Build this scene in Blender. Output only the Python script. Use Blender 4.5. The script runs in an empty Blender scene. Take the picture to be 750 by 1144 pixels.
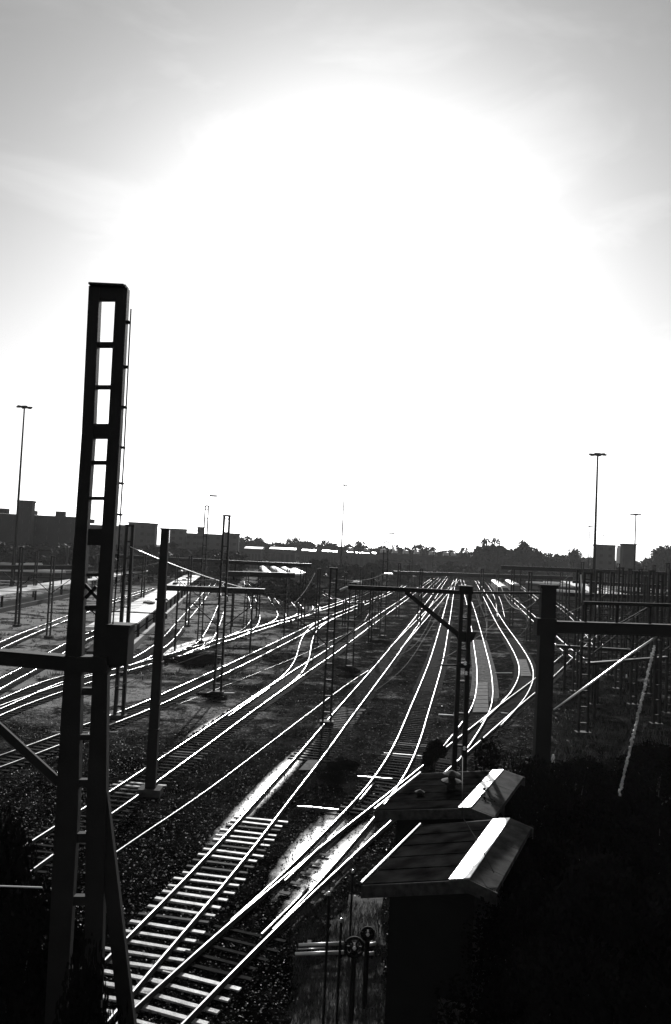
import bpy, math, random
from mathutils import Vector, Matrix
random.seed(11)
R = math.radians
C = bpy.context.scene.collection
S = bpy.context.scene

# ------------------------------------------------------------------ camera
W0, H0, FPX = 750.0, 1144.0, 915.0
CAMH = 12.4
ROLL, PITCH = R(2.7), math.atan(44 / FPX)
_F = Vector((0, math.cos(PITCH), math.sin(PITCH)))
_U = Vector((0, -math.sin(PITCH), math.cos(PITCH)))
_R = Vector((1, 0, 0))
_cx = _R * math.cos(ROLL) + _U * math.sin(ROLL)
_cy = _U * math.cos(ROLL) - _R * math.sin(ROLL)
cd = bpy.data.cameras.new('camera'); cam = bpy.data.objects.new('camera', cd); C.objects.link(cam)
m = Matrix.Identity(4)
for i in range(3):
    m[i][0] = _cx[i]; m[i][1] = _cy[i]; m[i][2] = -_F[i]
m[0][3], m[1][3], m[2][3] = 0, 0, CAMH
cam.matrix_world = m
cd.sensor_fit = 'VERTICAL'; cd.sensor_height = 24.0; cd.lens = 24.0 * FPX / H0
cd.clip_start = 0.1; cd.clip_end = 9000
S.camera = cam

# ------------------------------------------------------------------ sky and sun
SUN_EL, SUN_AZ = R(20.0), R(0.6)
w = bpy.data.worlds.new('World'); S.world = w; w.use_nodes = True
nt = w.node_tree; nt.nodes.clear()
sky = nt.nodes.new('ShaderNodeTexSky'); sky.sky_type = 'NISHITA'; sky.sun_disc = False
sky.sun_elevation = SUN_EL; sky.sun_rotation = SUN_AZ
sky.air_density = 1.0; sky.dust_density = 0.65; sky.ozone_density = 1.0
bw = nt.nodes.new('ShaderNodeRGBToBW')
sc = nt.nodes.new('ShaderNodeMath'); sc.operation = 'MULTIPLY'; sc.inputs[1].default_value = 0.115
pw = nt.nodes.new('ShaderNodeMath'); pw.operation = 'POWER'; pw.inputs[1].default_value = 1.15
un = nt.nodes.new('ShaderNodeMath'); un.operation = 'MULTIPLY'; un.inputs[1].default_value = 10.0
# faint wisps of high cloud
tc = nt.nodes.new('ShaderNodeTexCoord')
mp = nt.nodes.new('ShaderNodeMapping'); mp.inputs['Scale'].default_value = (2.2, 2.2, 5.0); mp.inputs['Rotation'].default_value = (0.3, 0.5, 0.2)
nz = nt.nodes.new('ShaderNodeTexNoise'); nz.inputs['Scale'].default_value = 1.6; nz.inputs['Detail'].default_value = 9; nz.inputs['Roughness'].default_value = 0.6
nz.inputs['Distortion'].default_value = 0.6
cr = nt.nodes.new('ShaderNodeMapRange'); cr.inputs[1].default_value = 0.5; cr.inputs[2].default_value = 0.85; cr.inputs[3].default_value = 1.0; cr.inputs[4].default_value = 1.3
ml = nt.nodes.new('ShaderNodeMath'); ml.operation = 'MULTIPLY'
bg = nt.nodes.new('ShaderNodeBackground'); bg.inputs[1].default_value = 0.1
wo = nt.nodes.new('ShaderNodeOutputWorld')
L = nt.links.new
L(sky.outputs[0], bw.inputs[0]); L(bw.outputs[0], sc.inputs[0]); L(sc.outputs[0], pw.inputs[0]); L(pw.outputs[0], un.inputs[0])
L(tc.outputs['Generated'], mp.inputs[0]); L(mp.outputs[0], nz.inputs['Vector']); L(nz.outputs[0], cr.inputs[0])
L(un.outputs[0], ml.inputs[0]); L(cr.outputs[0], ml.inputs[1]); L(ml.outputs[0], bg.inputs[0]); L(bg.outputs[0], wo.inputs[0])

sd = bpy.data.lights.new('sun', 'SUN'); sd.energy = 4.5; sd.angle = R(0.5); sd.color = (1, 0.995, 0.985)
so = bpy.data.objects.new('sun', sd); C.objects.link(so)
sdir = Vector((math.sin(SUN_AZ) * math.cos(SUN_EL), math.cos(SUN_AZ) * math.cos(SUN_EL), math.sin(SUN_EL)))
so.rotation_euler = sdir.to_track_quat('Z', 'Y').to_euler()
S.view_settings.view_transform = 'Standard'; S.view_settings.look = 'None'
S.view_settings.exposure = 0.0; S.view_settings.gamma = 1.0
S.view_settings.use_curve_mapping = False
S.cycles.max_bounces = 5; S.cycles.diffuse_bounces = 2; S.cycles.glossy_bounces = 3

# ------------------------------------------------------------------ where a place in the yard lies
def ray(px, py):
    u, v = (px - W0 / 2) / FPX, -(py - H0 / 2) / FPX
    return _cx * u + _cy * v + _F
def gnd(px, py, z=0.0):
    d = ray(px, py)
    t = (z - CAMH) / d.z
    return Vector((d.x * t, d.y * t, z))
def dep(px, py, Y):
    d = ray(px, py); t = Y / d.y
    return Vector((d.x * t, Y, CAMH + d.z * t))

# ------------------------------------------------------------------ materials
MAT = {}
def mat(name, base, rough=0.8, metal=0.0, var=0.0, scale=3.0, bump=0.0, bscale=30.0, spec=0.3, detail=6):
    m = bpy.data.materials.new(name); m.use_nodes = True; n = m.node_tree.nodes; l = m.node_tree.links.new
    b = n['Principled BSDF']
    b.inputs['Base Color'].default_value = (base, base, base, 1)
    b.inputs['Roughness'].default_value = rough; b.inputs['Metallic'].default_value = metal
    b.inputs['Specular IOR Level'].default_value = spec
    t = n.new('ShaderNodeNewGeometry')
    if var:
        z = n.new('ShaderNodeTexNoise'); z.inputs['Scale'].default_value = scale; z.inputs['Detail'].default_value = detail
        r = n.new('ShaderNodeMapRange'); r.inputs[1].default_value = 0.3; r.inputs[2].default_value = 0.7
        r.inputs[3].default_value = base * (1 - var); r.inputs[4].default_value = base * (1 + var)
        l(t.outputs['Position'], z.inputs['Vector']); l(z.outputs[0], r.inputs[0]); l(r.outputs[0], b.inputs['Base Color'])
    if bump:
        z = n.new('ShaderNodeTexNoise'); z.inputs['Scale'].default_value = bscale; z.inputs['Detail'].default_value = 4
        bp = n.new('ShaderNodeBump'); bp.inputs['Strength'].default_value = bump; bp.inputs['Distance'].default_value = 0.02
        l(t.outputs['Position'], z.inputs['Vector']); l(z.outputs[0], bp.inputs['Height']); l(bp.outputs[0], b.inputs['Normal'])
    MAT[name] = m
    return m
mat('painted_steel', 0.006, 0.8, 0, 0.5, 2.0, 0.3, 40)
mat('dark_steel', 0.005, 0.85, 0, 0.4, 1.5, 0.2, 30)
mat('rust', 0.03, 0.85, 0, 0.5, 4.0)
mat('polished_steel', 0.62, 0.27, 1.0, 0.55, 1.2)
mat('dull_rail', 0.2, 0.38, 1.0, 0.3, 1.0)
mat('sleeper_concrete', 0.34, 0.55, 0, 0.85, 3.0, 0.5, 25, 0.5)
mat('sleeper_wood', 0.010, 0.95, 0, 0.8, 2.5, 0.6, 25, 0.05)
mat('sleeper_grey', 0.05, 0.8, 0, 0.8, 2.5, 0.6, 25, 0.15)
mat('panel_concrete', 0.045, 0.85, 0, 0.6, 2.2, 0.5, 12, 0.1)
mat('roof_felt', 0.011, 0.95, 0, 0.95, 1.6, 0.9, 25, 0.0, 9)
mat('ridge_metal', 0.5, 0.35, 0.6, 0.5, 3.0, 0.5, 14)
mat('weathered_board', 0.03, 0.9, 0, 0.9, 2.4, 0.6, 30, 0.1, 9)
mat('fascia', 0.03, 0.85, 0, 0.6, 6.0, 0.5, 40)
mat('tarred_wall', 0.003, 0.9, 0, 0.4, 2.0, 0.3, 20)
mat('canopy_roof', 0.6, 0.4, 0.5, 0.6, 0.35, 0.3, 3)
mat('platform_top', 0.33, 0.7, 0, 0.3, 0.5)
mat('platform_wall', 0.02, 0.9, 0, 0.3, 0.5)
mat('far_brick', 0.025, 0.9, 0, 0.3, 0.1)
mat('far_render', 0.05, 0.9, 0, 0.3, 0.1)
mat('far_glass', 0.02, 0.3, 0, 0, 1, spec=0.2)
mat('leaf', 0.008, 0.9, 0, 0.5, 0.5, spec=0.0)
mat('leaf_far', 0.03, 0.8, 0, 0.4, 0.05, spec=0.1)
mat('bark', 0.03, 0.9, 0, 0.4, 3.0)
mat('train_paint', 0.06, 0.5, 0, 0.2, 0.5)
mat('train_roof', 0.55, 0.35, 0.3, 0.2, 0.2)
mat('white_paint', 0.8, 0.45, 0, 0.1, 1.0)
mat('pipe_metal', 0.6, 0.3, 0.8, 0.2, 2.0)
mat('wire', 0.02, 0.8, 0, spec=0.1)
mat('bright_wire', 0.7, 0.3, 0.9)
mat('bare_earth', 0.05, 0.9, 0, 0.95, 2.2, 1.0, 8, 0.1, 10)
mat('lamp_glass', 0.3, 0.2, 0)
mat('feather', 0.05, 0.8)

def ground_material():
    m = bpy.data.materials.new('cinder_and_gravel'); m.use_nodes = True
    n = m.node_tree.nodes; l = m.node_tree.links.new; b = n['Principled BSDF']
    b.inputs['Roughness'].default_value = 0.95; b.inputs['Specular IOR Level'].default_value = 0.05
    t = n.new('ShaderNodeTexCoord'); sp = n.new('ShaderNodeSeparateXYZ'); l(t.outputs['Object'], sp.inputs[0])
    def noise(s, d=6, ro=0.55):
        z = n.new('ShaderNodeTexNoise'); z.inputs['Scale'].default_value = s; z.inputs['Detail'].default_value = d
        z.inputs['Roughness'].default_value = ro; l(t.outputs['Object'], z.inputs['Vector']); return z.outputs[0]
    def mr(i, a, bb, c, d, sm=False):
        r = n.new('ShaderNodeMapRange'); l(i, r.inputs[0])
        for k, v in enumerate((a, bb, c, d)): r.inputs[k + 1].default_value = v
        if sm: r.interpolation_type = 'SMOOTHSTEP'
        return r.outputs[0]
    def mth(op, a, bb):
        q = n.new('ShaderNodeMath'); q.operation = op
        for k, v in enumerate((a, bb)):
            if isinstance(v, (int, float)): q.inputs[k].default_value = v
            else: l(v, q.inputs[k])
        return q.outputs[0]
    X, Y = sp.outputs[0], sp.outputs[1]
    # underexposed black put into the colour near the bridge, dirty ballast further on, pale sandy ground on the left of the yard
    wob = mth('MULTIPLY', mth('SUBTRACT', noise(0.05, 5), 0.5), 60)
    Yw = mth('ADD', Y, wob)
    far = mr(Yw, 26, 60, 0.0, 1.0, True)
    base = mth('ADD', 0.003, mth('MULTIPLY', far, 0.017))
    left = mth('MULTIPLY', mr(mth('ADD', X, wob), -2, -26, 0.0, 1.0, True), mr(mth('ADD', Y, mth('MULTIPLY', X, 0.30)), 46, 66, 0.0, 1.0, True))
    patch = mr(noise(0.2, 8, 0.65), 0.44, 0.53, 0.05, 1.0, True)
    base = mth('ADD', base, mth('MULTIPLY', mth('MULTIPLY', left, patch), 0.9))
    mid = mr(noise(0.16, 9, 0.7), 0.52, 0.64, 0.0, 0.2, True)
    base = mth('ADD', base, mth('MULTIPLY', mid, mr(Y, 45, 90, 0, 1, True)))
    grain = mr(noise(9.0, 3, 0.7), 0.35, 0.72, 0.35, 1.8)
    vo = n.new('ShaderNodeTexVoronoi'); vo.inputs['Scale'].default_value = 5.0; l(t.outputs['Object'], vo.inputs['Vector'])
    sc2 = n.new('ShaderNodeSeparateColor'); l(vo.outputs['Color'], sc2.inputs[0])
    speck = mr(sc2.outputs[0], 0.86, 1.0, 1.0, 3.5)
    base = mth('MULTIPLY', mth('MULTIPLY', base, grain), speck)
    big = mr(noise(0.35, 8, 0.75), 0.38, 0.66, 0.25, 1.9)
    fine = mr(noise(2.2, 6, 0.85), 0.40, 0.66, 0.25, 2.2)
    base = mth('MULTIPLY', mth('MULTIPLY', base, big), fine)
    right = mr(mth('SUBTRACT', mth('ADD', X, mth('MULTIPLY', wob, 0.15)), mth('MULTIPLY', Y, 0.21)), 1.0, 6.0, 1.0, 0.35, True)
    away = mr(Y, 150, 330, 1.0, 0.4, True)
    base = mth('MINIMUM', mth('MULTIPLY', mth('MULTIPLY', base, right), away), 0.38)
    cb = n.new('ShaderNodeCombineColor'); l(base, cb.inputs[0]); l(base, cb.inputs[1]); l(base, cb.inputs[2])
    l(cb.outputs[0], b.inputs['Base Color'])
    # glossy ellipses added to the ballast imitate glare bloom round the rail glints
    glare_gloss = None
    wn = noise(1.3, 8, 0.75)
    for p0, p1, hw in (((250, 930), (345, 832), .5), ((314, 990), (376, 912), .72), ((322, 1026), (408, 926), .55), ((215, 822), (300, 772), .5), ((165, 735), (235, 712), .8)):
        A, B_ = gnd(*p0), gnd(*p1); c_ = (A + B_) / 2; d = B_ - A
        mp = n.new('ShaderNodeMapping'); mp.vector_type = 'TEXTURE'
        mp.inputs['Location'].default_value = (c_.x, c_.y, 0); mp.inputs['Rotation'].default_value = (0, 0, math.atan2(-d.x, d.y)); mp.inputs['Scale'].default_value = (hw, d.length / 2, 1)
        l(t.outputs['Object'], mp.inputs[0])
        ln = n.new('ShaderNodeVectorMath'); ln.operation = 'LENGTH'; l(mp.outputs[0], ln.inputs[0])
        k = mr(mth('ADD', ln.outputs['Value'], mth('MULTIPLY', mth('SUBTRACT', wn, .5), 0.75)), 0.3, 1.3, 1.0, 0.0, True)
        glare_gloss = k if glare_gloss is None else mth('MAXIMUM', glare_gloss, k)
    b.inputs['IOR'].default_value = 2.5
    l(mr(glare_gloss, 0, 1, 0.75, 0.25), b.inputs['Roughness']); l(mr(glare_gloss, 0, 1, 0.0, 1.0), b.inputs['Specular IOR Level'])
    bp = n.new('ShaderNodeBump'); l(mr(glare_gloss, 0, 1, 0.95, 0.22), bp.inputs['Strength']); bp.inputs['Distance'].default_value = 0.16
    l(noise(4.0, 7, 0.75), bp.inputs['Height']); l(bp.outputs[0], b.inputs['Normal'])
    return m
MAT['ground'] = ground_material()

# ------------------------------------------------------------------ mesh helpers
class MB:
    def __init__(s): s.v = []; s.f = []; s.mi = []
    def face(s, idx, k=0): s.f.append(tuple(idx)); s.mi.append(k)
    def hexa(s, p, k=0):
        o = len(s.v); s.v += [tuple(q) for q in p]
        for f in ((0, 3, 2, 1), (4, 5, 6, 7), (0, 1, 5, 4), (1, 2, 6, 5), (2, 3, 7, 6), (3, 0, 4, 7)): s.face([o + i for i in f], k)
    def box(s, c, d, rz=0.0, k=0):
        cx, cy, cz = c; a, b, h = d[0] / 2, d[1] / 2, d[2] / 2; co, si = math.cos(rz), math.sin(rz)
        P = []
        for z in (-h, h):
            for x, y in ((-a, -b), (a, -b), (a, b), (-a, b)):
                P.append((cx + x * co - y * si, cy + x * si + y * co, cz + z))
        s.hexa(P, k)
    def bar(s, p, q, wa, ha=None, wb=None, hb=None, k=0, up=Vector((0, 0, 1))):
        p, q = Vector(p), Vector(q); ha = ha or wa; wb = wb or wa; hb = hb or (ha if wb == wa else wb * ha / wa)
        d = (q - p).normalized()
        if abs(d.dot(up)) > 0.95: up = Vector((0, 1, 0))
        sx = d.cross(up).normalized(); sy = sx.cross(d).normalized()
        P = [p + sx * x * wa / 2 + sy * y * ha / 2 for x, y in ((-1, -1), (1, -1), (1, 1), (-1, 1))]
        P += [q + sx * x * wb / 2 + sy * y * hb / 2 for x, y in ((-1, -1), (1, -1), (1, 1), (-1, 1))]
        s.hexa(P, k)
    def tube(s, pts, r, n=8, k=0, r2=None):
        pts = [Vector(p) for p in pts]; o = len(s.v); N = len(pts)
        for i, p in enumerate(pts):
            d = (pts[min(i + 1, N - 1)] - pts[max(i - 1, 0)]).normalized()
            up = Vector((0, 0, 1)) if abs(d.z) < 0.95 else Vector((0, 1, 0))
            a = d.cross(up).normalized(); b = a.cross(d)
            rr = r if r2 is None else r + (r2 - r) * i / max(1, N - 1)
            for j in range(n):
                t = 2 * math.pi * j / n; s.v.append(tuple(p + a * math.cos(t) * rr + b * math.sin(t) * rr))
        for i in range(N - 1):
            for j in range(n):
                s.face((o + i * n + j, o + i * n + (j + 1) % n, o + (i + 1) * n + (j + 1) % n, o + (i + 1) * n + j), k)
        s.face([o + j for j in range(n)][::-1], k); s.face([o + (N - 1) * n + j for j in range(n)], k)
    def lathe(s, c, prof, n=14, k=0):
        o = len(s.v); c = Vector(c)
        for r, z in prof:
            for j in range(n):
                t = 2 * math.pi * j / n; s.v.append((c.x + r * math.cos(t), c.y + r * math.sin(t), c.z + z))
        for i in range(len(prof) - 1):
            for j in range(n):
                s.face((o + i * n + j, o + i * n + (j + 1) % n, o + (i + 1) * n + (j + 1) % n, o + (i + 1) * n + j), k)
        s.face([o + j for j in range(n)][::-1], k); s.face([o + (len(prof) - 1) * n + j for j in range(n)], k)
    def sweep(s, pts, prof, z0=0.0, ks=None, off=0.0):
        """sweep a closed (x,z) profile along ground points; off = sideways offset"""
        o = len(s.v); N = len(pts); n = len(prof)
        for i, p in enumerate(pts):
            d = (pts[min(i + 1, N - 1)] - pts[max(i - 1, 0)]); d.z = 0; d.normalize(); sx = Vector((d.y, -d.x, 0))
            for x, z in prof:
                q = p + sx * (off + x); s.v.append((q.x, q.y, z0 + z))
        for i in range(N - 1):
            for j in range(n):
                s.face((o + i * n + j, o + i * n + (j + 1) % n, o + (i + 1) * n + (j + 1) % n, o + (i + 1) * n + j), ks[j] if ks else 0)
        s.face([o + j for j in range(n)], 0); s.face([o + (N - 1) * n + j for j in range(n)][::-1], 0)
    def build(s, name, mats, parent=None, smooth=False):
        me = bpy.data.meshes.new(name)
        org = Vector((0, 0, 0))
        if parent is None and s.v:   # put the origin at the thing's base
            xs = [v[0] for v in s.v]; ys = [v[1] for v in s.v]; zs = [v[2] for v in s.v]
            org = Vector(((min(xs) + max(xs)) / 2, (min(ys) + max(ys)) / 2, min(zs)))
        elif parent is not None:
            org = Vector(parent['o'])
        me.from_pydata([(v[0] - org.x, v[1] - org.y, v[2] - org.z) for v in s.v], [], s.f)
        if not isinstance(mats, (list, tuple)): mats = [mats]
        for q in mats: me.materials.append(MAT[q])
        me.polygons.foreach_set('material_index', s.mi)
        if smooth: me.polygons.foreach_set('use_smooth', [True] * len(s.f))
        me.update()
        o = bpy.data.objects.new(name, me); C.objects.link(o)
        if parent is not None:
            o.parent = parent['e']
            if isinstance(parent.get('sub'), Vector): o.location = Vector((0, 0, 0))
        else: o.location = org
        return o
def tag(o, label=None, cat=None, group=None, kind=None):
    if label: o['label'] = label
    if cat: o['category'] = cat
    if group: o['group'] = group
    if kind: o['kind'] = kind
    return o
def thing(name, loc, label, cat, group=None):
    e = bpy.data.objects.new(name, None); C.objects.link(e); e.location = loc; e.empty_display_size = 0.3
    tag(e, label, cat, group)
    return {'e': e, 'o': tuple(loc)}
def sub(o, par): return {'e': o, 'o': par['o']}      # to hang a sub-part on a part
def copy_tree(o, parent=None):
    c = o.copy(); C.objects.link(c); c.parent = parent
    for ch in o.children: copy_tree(ch, c)
    return c

# ------------------------------------------------------------------ ground
g = MB()
ys = [-60, 0, 30, 60, 120, 250, 600, 1500, 6000]; xs = [-6000, -1500, -400, -100, 0, 100, 400, 1500, 6000]
for y in ys:
    for x in xs: g.v.append((x, y, 0))
for i in range(len(ys) - 1):
    for j in range(len(xs) - 1):
        a = i * len(xs) + j; g.face((a, a + 1, a + 1 + len(xs), a + len(xs)))
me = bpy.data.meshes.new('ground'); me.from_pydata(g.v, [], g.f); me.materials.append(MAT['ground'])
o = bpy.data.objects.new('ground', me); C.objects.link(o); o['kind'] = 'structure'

# ------------------------------------------------------------------ railway tracks
def smooth_path(pix, step=1.2):
    P = [gnd(*p) for p in pix]
    P = [P[0] * 2 - P[1]] + P + [P[-1] * 2 - P[-2]]
    out = []
    for i in range(1, len(P) - 2):
        p0, p1, p2, p3 = P[i - 1:i + 3]
        L_ = (p2 - p1).length; n = max(2, int(L_ / step))
        # centripetal Catmull-Rom
        def tj(ti, a, b): return ti + max((b - a).length, 1e-3) ** 0.5
        t0 = 0; t1 = tj(t0, p0, p1); t2 = tj(t1, p1, p2); t3 = tj(t2, p2, p3)
        for k in range(n):
            t = t1 + (t2 - t1) * k / n
            A1 = p0 * ((t1 - t) / (t1 - t0)) + p1 * ((t - t0) / (t1 - t0))
            A2 = p1 * ((t2 - t) / (t2 - t1)) + p2 * ((t - t1) / (t2 - t1))
            A3 = p2 * ((t3 - t) / (t3 - t2)) + p3 * ((t - t2) / (t3 - t2))
            B1 = A1 * ((t2 - t) / (t2 - t0)) + A2 * ((t - t0) / (t2 - t0))
            B2 = A2 * ((t3 - t) / (t3 - t1)) + A3 * ((t - t1) / (t3 - t1))
            out.append(B1 * ((t2 - t) / (t2 - t1)) + B2 * ((t - t1) / (t2 - t1)))
    out.append(P[-2])
    # resample evenly
    res = [out[0].copy()]; acc = 0
    for i in range(1, len(out)):
        seg = out[i] - out[i - 1]; l_ = seg.length
        while acc + l_ >= step:
            f = (step - acc) / l_
            p = out[i - 1] + seg * f
            out[i - 1] = p; seg = out[i] - p; l_ = seg.length; acc = 0
            res.append(p.copy())
        acc += l_
    for it in range(14):    # iron out small wobbles, more the farther away
        new = res[:]
        for i in range(1, len(res) - 1):
            new[i] = res[i] * 0.5 + (res[i - 1] + res[i + 1]) * 0.25
        res = new
    return res
RAILP = [(-0.07, 0.02), (0.07, 0.02), (0.012, 0.045), (0.012, 0.125), (0.038, 0.135), (0.040, 0.160), (0.026, 0.170), (0.0, 0.173), (-0.026, 0.170), (-0.040, 0.160), (-0.038, 0.135), (-0.012, 0.125), (-0.012, 0.045)]
RK = [0, 0, 0, 0, 0, 1, 1, 1, 1, 0, 0, 0, 0]
SLP = {}
def sleeper_mesh(mname):
    if mname in SLP: return SLP[mname]
    b = MB(); a, c_, h, t = 1.3, 0.105, 0.05, 0.025
    P = [(-a, -c_, -0.06), (a, -c_, -0.06), (a, c_, -0.06), (-a, c_, -0.06), (-a + t, -c_ + t, h), (a - t, -c_ + t, h), (a - t, c_ - t, h), (-a + t, c_ - t, h)]
    b.hexa(P)
    me = bpy.data.meshes.new('sleeper'); me.from_pydata(b.v, [], b.f); me.materials.append(MAT[mname]); SLP[mname] = me
    return me
NTR = [0]
TRK = {}
def track(pix, label, head='polished_steel', near=0, kinds=None, far_sleep=150, skip=None, wscale=1.0):
    """kinds: list of (y_lo, y_hi, material) by world distance; near = number of single sleepers"""
    i = NTR[0]; NTR[0] += 1; dz = 0.0025 * i
    pts = smooth_path(pix)
    t = thing('railway_track', (pts[0].x, pts[0].y, 0), label, 'railway track', 'railway tracks fanning through the yard')
    for s in (-0.7525, 0.7525):
        b = MB(); b.sweep(pts, [(x * wscale, z) for x, z in RAILP], 0.04 + dz, RK, s); b.build('rail', ['rust', head], t, True)
    far = MB(); cnt = 0; acc = 0.0; seen = []
    for k in range(len(pts) - 1):
        seg = pts[k + 1] - pts[k]; L_ = seg.length; d = seg.normalized(); ang = math.atan2(-d.x, d.y)
        while acc < L_:
            p = pts[k] + d * acc; acc += 0.62 + random.uniform(-0.02, 0.02)
            if p.y > far_sleep or p.y < 15 or (skip and skip[0] < p.y < skip[1]): continue
            mk = 'sleeper_wood'
            for lo, hi, mm in (kinds or []):
                if lo <= p.y < hi: mk = mm
            if mk == 'sleeper_concrete' and random.random() < 0.12: mk = 'sleeper_grey'
            seen.append((p.y, p, ang + random.uniform(-0.012, 0.012), mk))
        acc -= L_
    seen.sort(key=lambda q: q[0])
    for n_, (yy, p, ang, mk) in enumerate(seen):
        if n_ < near:
            o = bpy.data.objects.new('sleeper', sleeper_mesh(mk)); C.objects.link(o); o.parent = t['e']
            o.location = Vector((p.x, p.y, dz + random.uniform(-0.012, 0.012))) - Vector(t['o']); o.rotation_euler = (random.uniform(-.02, .02), random.uniform(-.016, .016), ang); o.scale = (random.uniform(.93, 1.02), random.uniform(.85, 1.1), 1); o.location += Vector((math.cos(ang), math.sin(ang), 0)) * random.uniform(-.05, .05)
        else:
            far.box((p.x, p.y, dz + 0.02 + random.uniform(-.01, .01)), (2.6, 0.24, 0.07), ang, {'sleeper_wood': 0, 'sleeper_concrete': 1, 'sleeper_grey': 2}[mk])
    if far.v:
        o = far.build('sleepers', ['sleeper_wood', 'sleeper_concrete', 'sleeper_grey'], t); o['kind'] = 'stuff'
    TRK[label] = pts
    return pts
cc, sg, sw = 'sleeper_concrete', 'sleeper_grey', 'sleeper_wood'
T1 = track([(30, 1210), (60, 1175), (116, 1115), (169, 1056), (246.5, 970), (300, 904), (345, 850), (379, 806), (411, 766), (437, 733), (466, 694), (486, 665), (500, 645), (508, 636)],
      'track with pale sleepers running from the bottom left past the long sun glint', near=90,
      kinds=[(15, 38.2, cc), (58, 66, sg)], far_sleep=180, skip=(38.2, 48.5))
T2 = track([(70, 1250), (120, 1196), (185, 1134), (250, 1071), (281, 1040), (308, 1016), (326, 1000), (369, 963), (408.5, 927), (438.5, 903), (476, 870), (510, 841), (541, 815), (570, 790), (600, 766), (617, 751), (634, 735), (655, 716), (690, 690)],
      'track crossing from the bottom edge diagonally behind the two huts to the right', near=90,
      kinds=[(15, 24.5, cc), (24.5, 60, sw)], far_sleep=100, skip=(27.2, 40))
T2a = track([(281, 1040), (308, 1016), (325, 1000), (343, 980), (368, 951), (398.5, 918), (419.5, 894), (435.5, 872), (451.5, 842), (459.5, 822), (467, 800), (476, 775), (487, 742), (496.5, 702), (504, 666), (508, 650), (511, 640)],
      'track bending up from the near switch to the left of the centre mast', near=60, kinds=[(39.5, 40.6, sg), (50.5, 51.5, cc), (53.5, 54.5, sg)], skip=(15, 39.4), far_sleep=160)
track([(498, 852), (513, 833), (528, 811), (538, 794), (541.5, 777), (541, 752), (536, 724), (531, 700), (525, 676), (519, 657), (514, 640)],
      'track with a short concrete crossing panel just right of the centre mast', near=40, kinds=[(72, 125, sg)], far_sleep=125)
track([(548, 812), (568, 792), (580, 777), (587.5, 761), (588, 748), (583, 735), (573, 718), (561, 700), (541.5, 665), (533, 650), (525, 638)],
      'curved track right of the centre mast, swinging in beside the dark portal leg', near=30, kinds=[], far_sleep=130)
track([(-60, 1030), (0, 984), (60, 943), (124, 901), (165, 872), (208, 842), (270, 797.5), (318, 764.5), (341, 748.5), (367, 731.5), (395, 711), (422, 691.5), (455, 668), (472, 655), (486, 645)],
      'bright track crossing the middle from left edge to the centre distance', near=60, kinds=[(40.8, 43.2, cc), (48, 50, sg)], far_sleep=160)
track([(285, 787), (305, 773), (320, 762), (331, 751), (337.5, 739), (342, 719), (347, 708), (356, 699), (375, 688.5)],
      'short S shaped crossover linking the two bright tracks in the middle left', near=30, kinds=[], far_sleep=90)
track([(-60, 876), (0, 855), (50, 836), (86, 822), (118, 809), (149, 798), (180, 784), (233, 759), (279, 737), (338, 707), (360, 695.5), (397, 679.5), (431, 665), (452, 655)],
      'bright track just above the crossover, curving away at the left edge', far_sleep=140)
track([(-60, 826), (-10, 800), (73, 770), (130, 752), (184, 737), (242, 719), (282, 706), (304, 699), (345, 686), (370, 678), (400, 667), (425, 656)],
      'ladder track from which the siding fingers branch off', far_sleep=130)
track([(-40, 806), (0, 790), (72, 759), (118, 750), (150, 741), (172, 728), (186, 717), (205, 694), (223, 673), (235, 657), (243, 647)],
      'siding running up beside the left platform canopy behind the dark post', far_sleep=120)
track([(-40, 789), (0, 766), (40, 745), (68, 728), (100, 711), (140, 694), (178, 678)], 'siding left of the big mast, below the left canopy', far_sleep=110)
track([(-40, 742), (0, 723), (22, 713), (77, 691), (120, 675), (170, 658)], 'upper left siding close in front of the platform edge', far_sleep=110)
for px_, lab in (([(200, 731), (225, 722), (236, 707), (248, 676), (252, 655), (254, 645)], 'first siding finger, between the two lattice masts on the left'),
                 ([(250, 717), (272, 708), (284, 697), (285, 682), (280, 665), (275, 650)], 'second siding finger, hooking left towards the white roofs'),
                 ([(288, 704), (306, 698), (315, 690), (311, 680), (301, 665), (295, 655)], 'third siding finger, below the dark clump of trees'),
                 ([(310, 697), (329, 692), (337, 686), (333, 678), (320.5, 666), (312, 657)], 'fourth siding finger, under the right part of the tree clump'),
                 ([(330, 691), (346, 687), (354, 681), (347, 672), (338, 663)], 'fifth and shortest siding finger'),
                 ([(405, 672), (388, 674), (372, 669), (358, 662), (342, 653)], 'siding leading right past the tree clump to the ladder')):
    track(px_, lab, far_sleep=0)
track([(655, 742), (640, 733), (625, 720), (608, 703), (590, 686), (566, 664), (548, 650), (538, 643)], 'track right of centre passing behind the dark portal leg', far_sleep=120)
track([(668, 722), (655, 705), (638, 688), (620, 674), (600, 660), (580, 650), (566, 643)], 'rightmost siding bending down behind the portal', 'dull_rail', far_sleep=110)
track([(441, 727), (458, 708), (478, 686), (494, 668), (510, 650), (518, 640)], 'branch splitting from the centre track towards the distance', 'dull_rail', far_sleep=120)
for px_, lab in (([(470, 668), (482, 656), (493, 645), (500, 638)], 'far centre track left of the branch'),
                 ([(602, 672), (590, 662), (574, 650), (562, 642)], 'far right track below the pale train roofs'),
                 ([(560, 690), (556, 670), (548, 656), (536, 643)], 'far track between the curved track and the right siding')):
    track(px_, lab, 'dull_rail', far_sleep=0)
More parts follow.
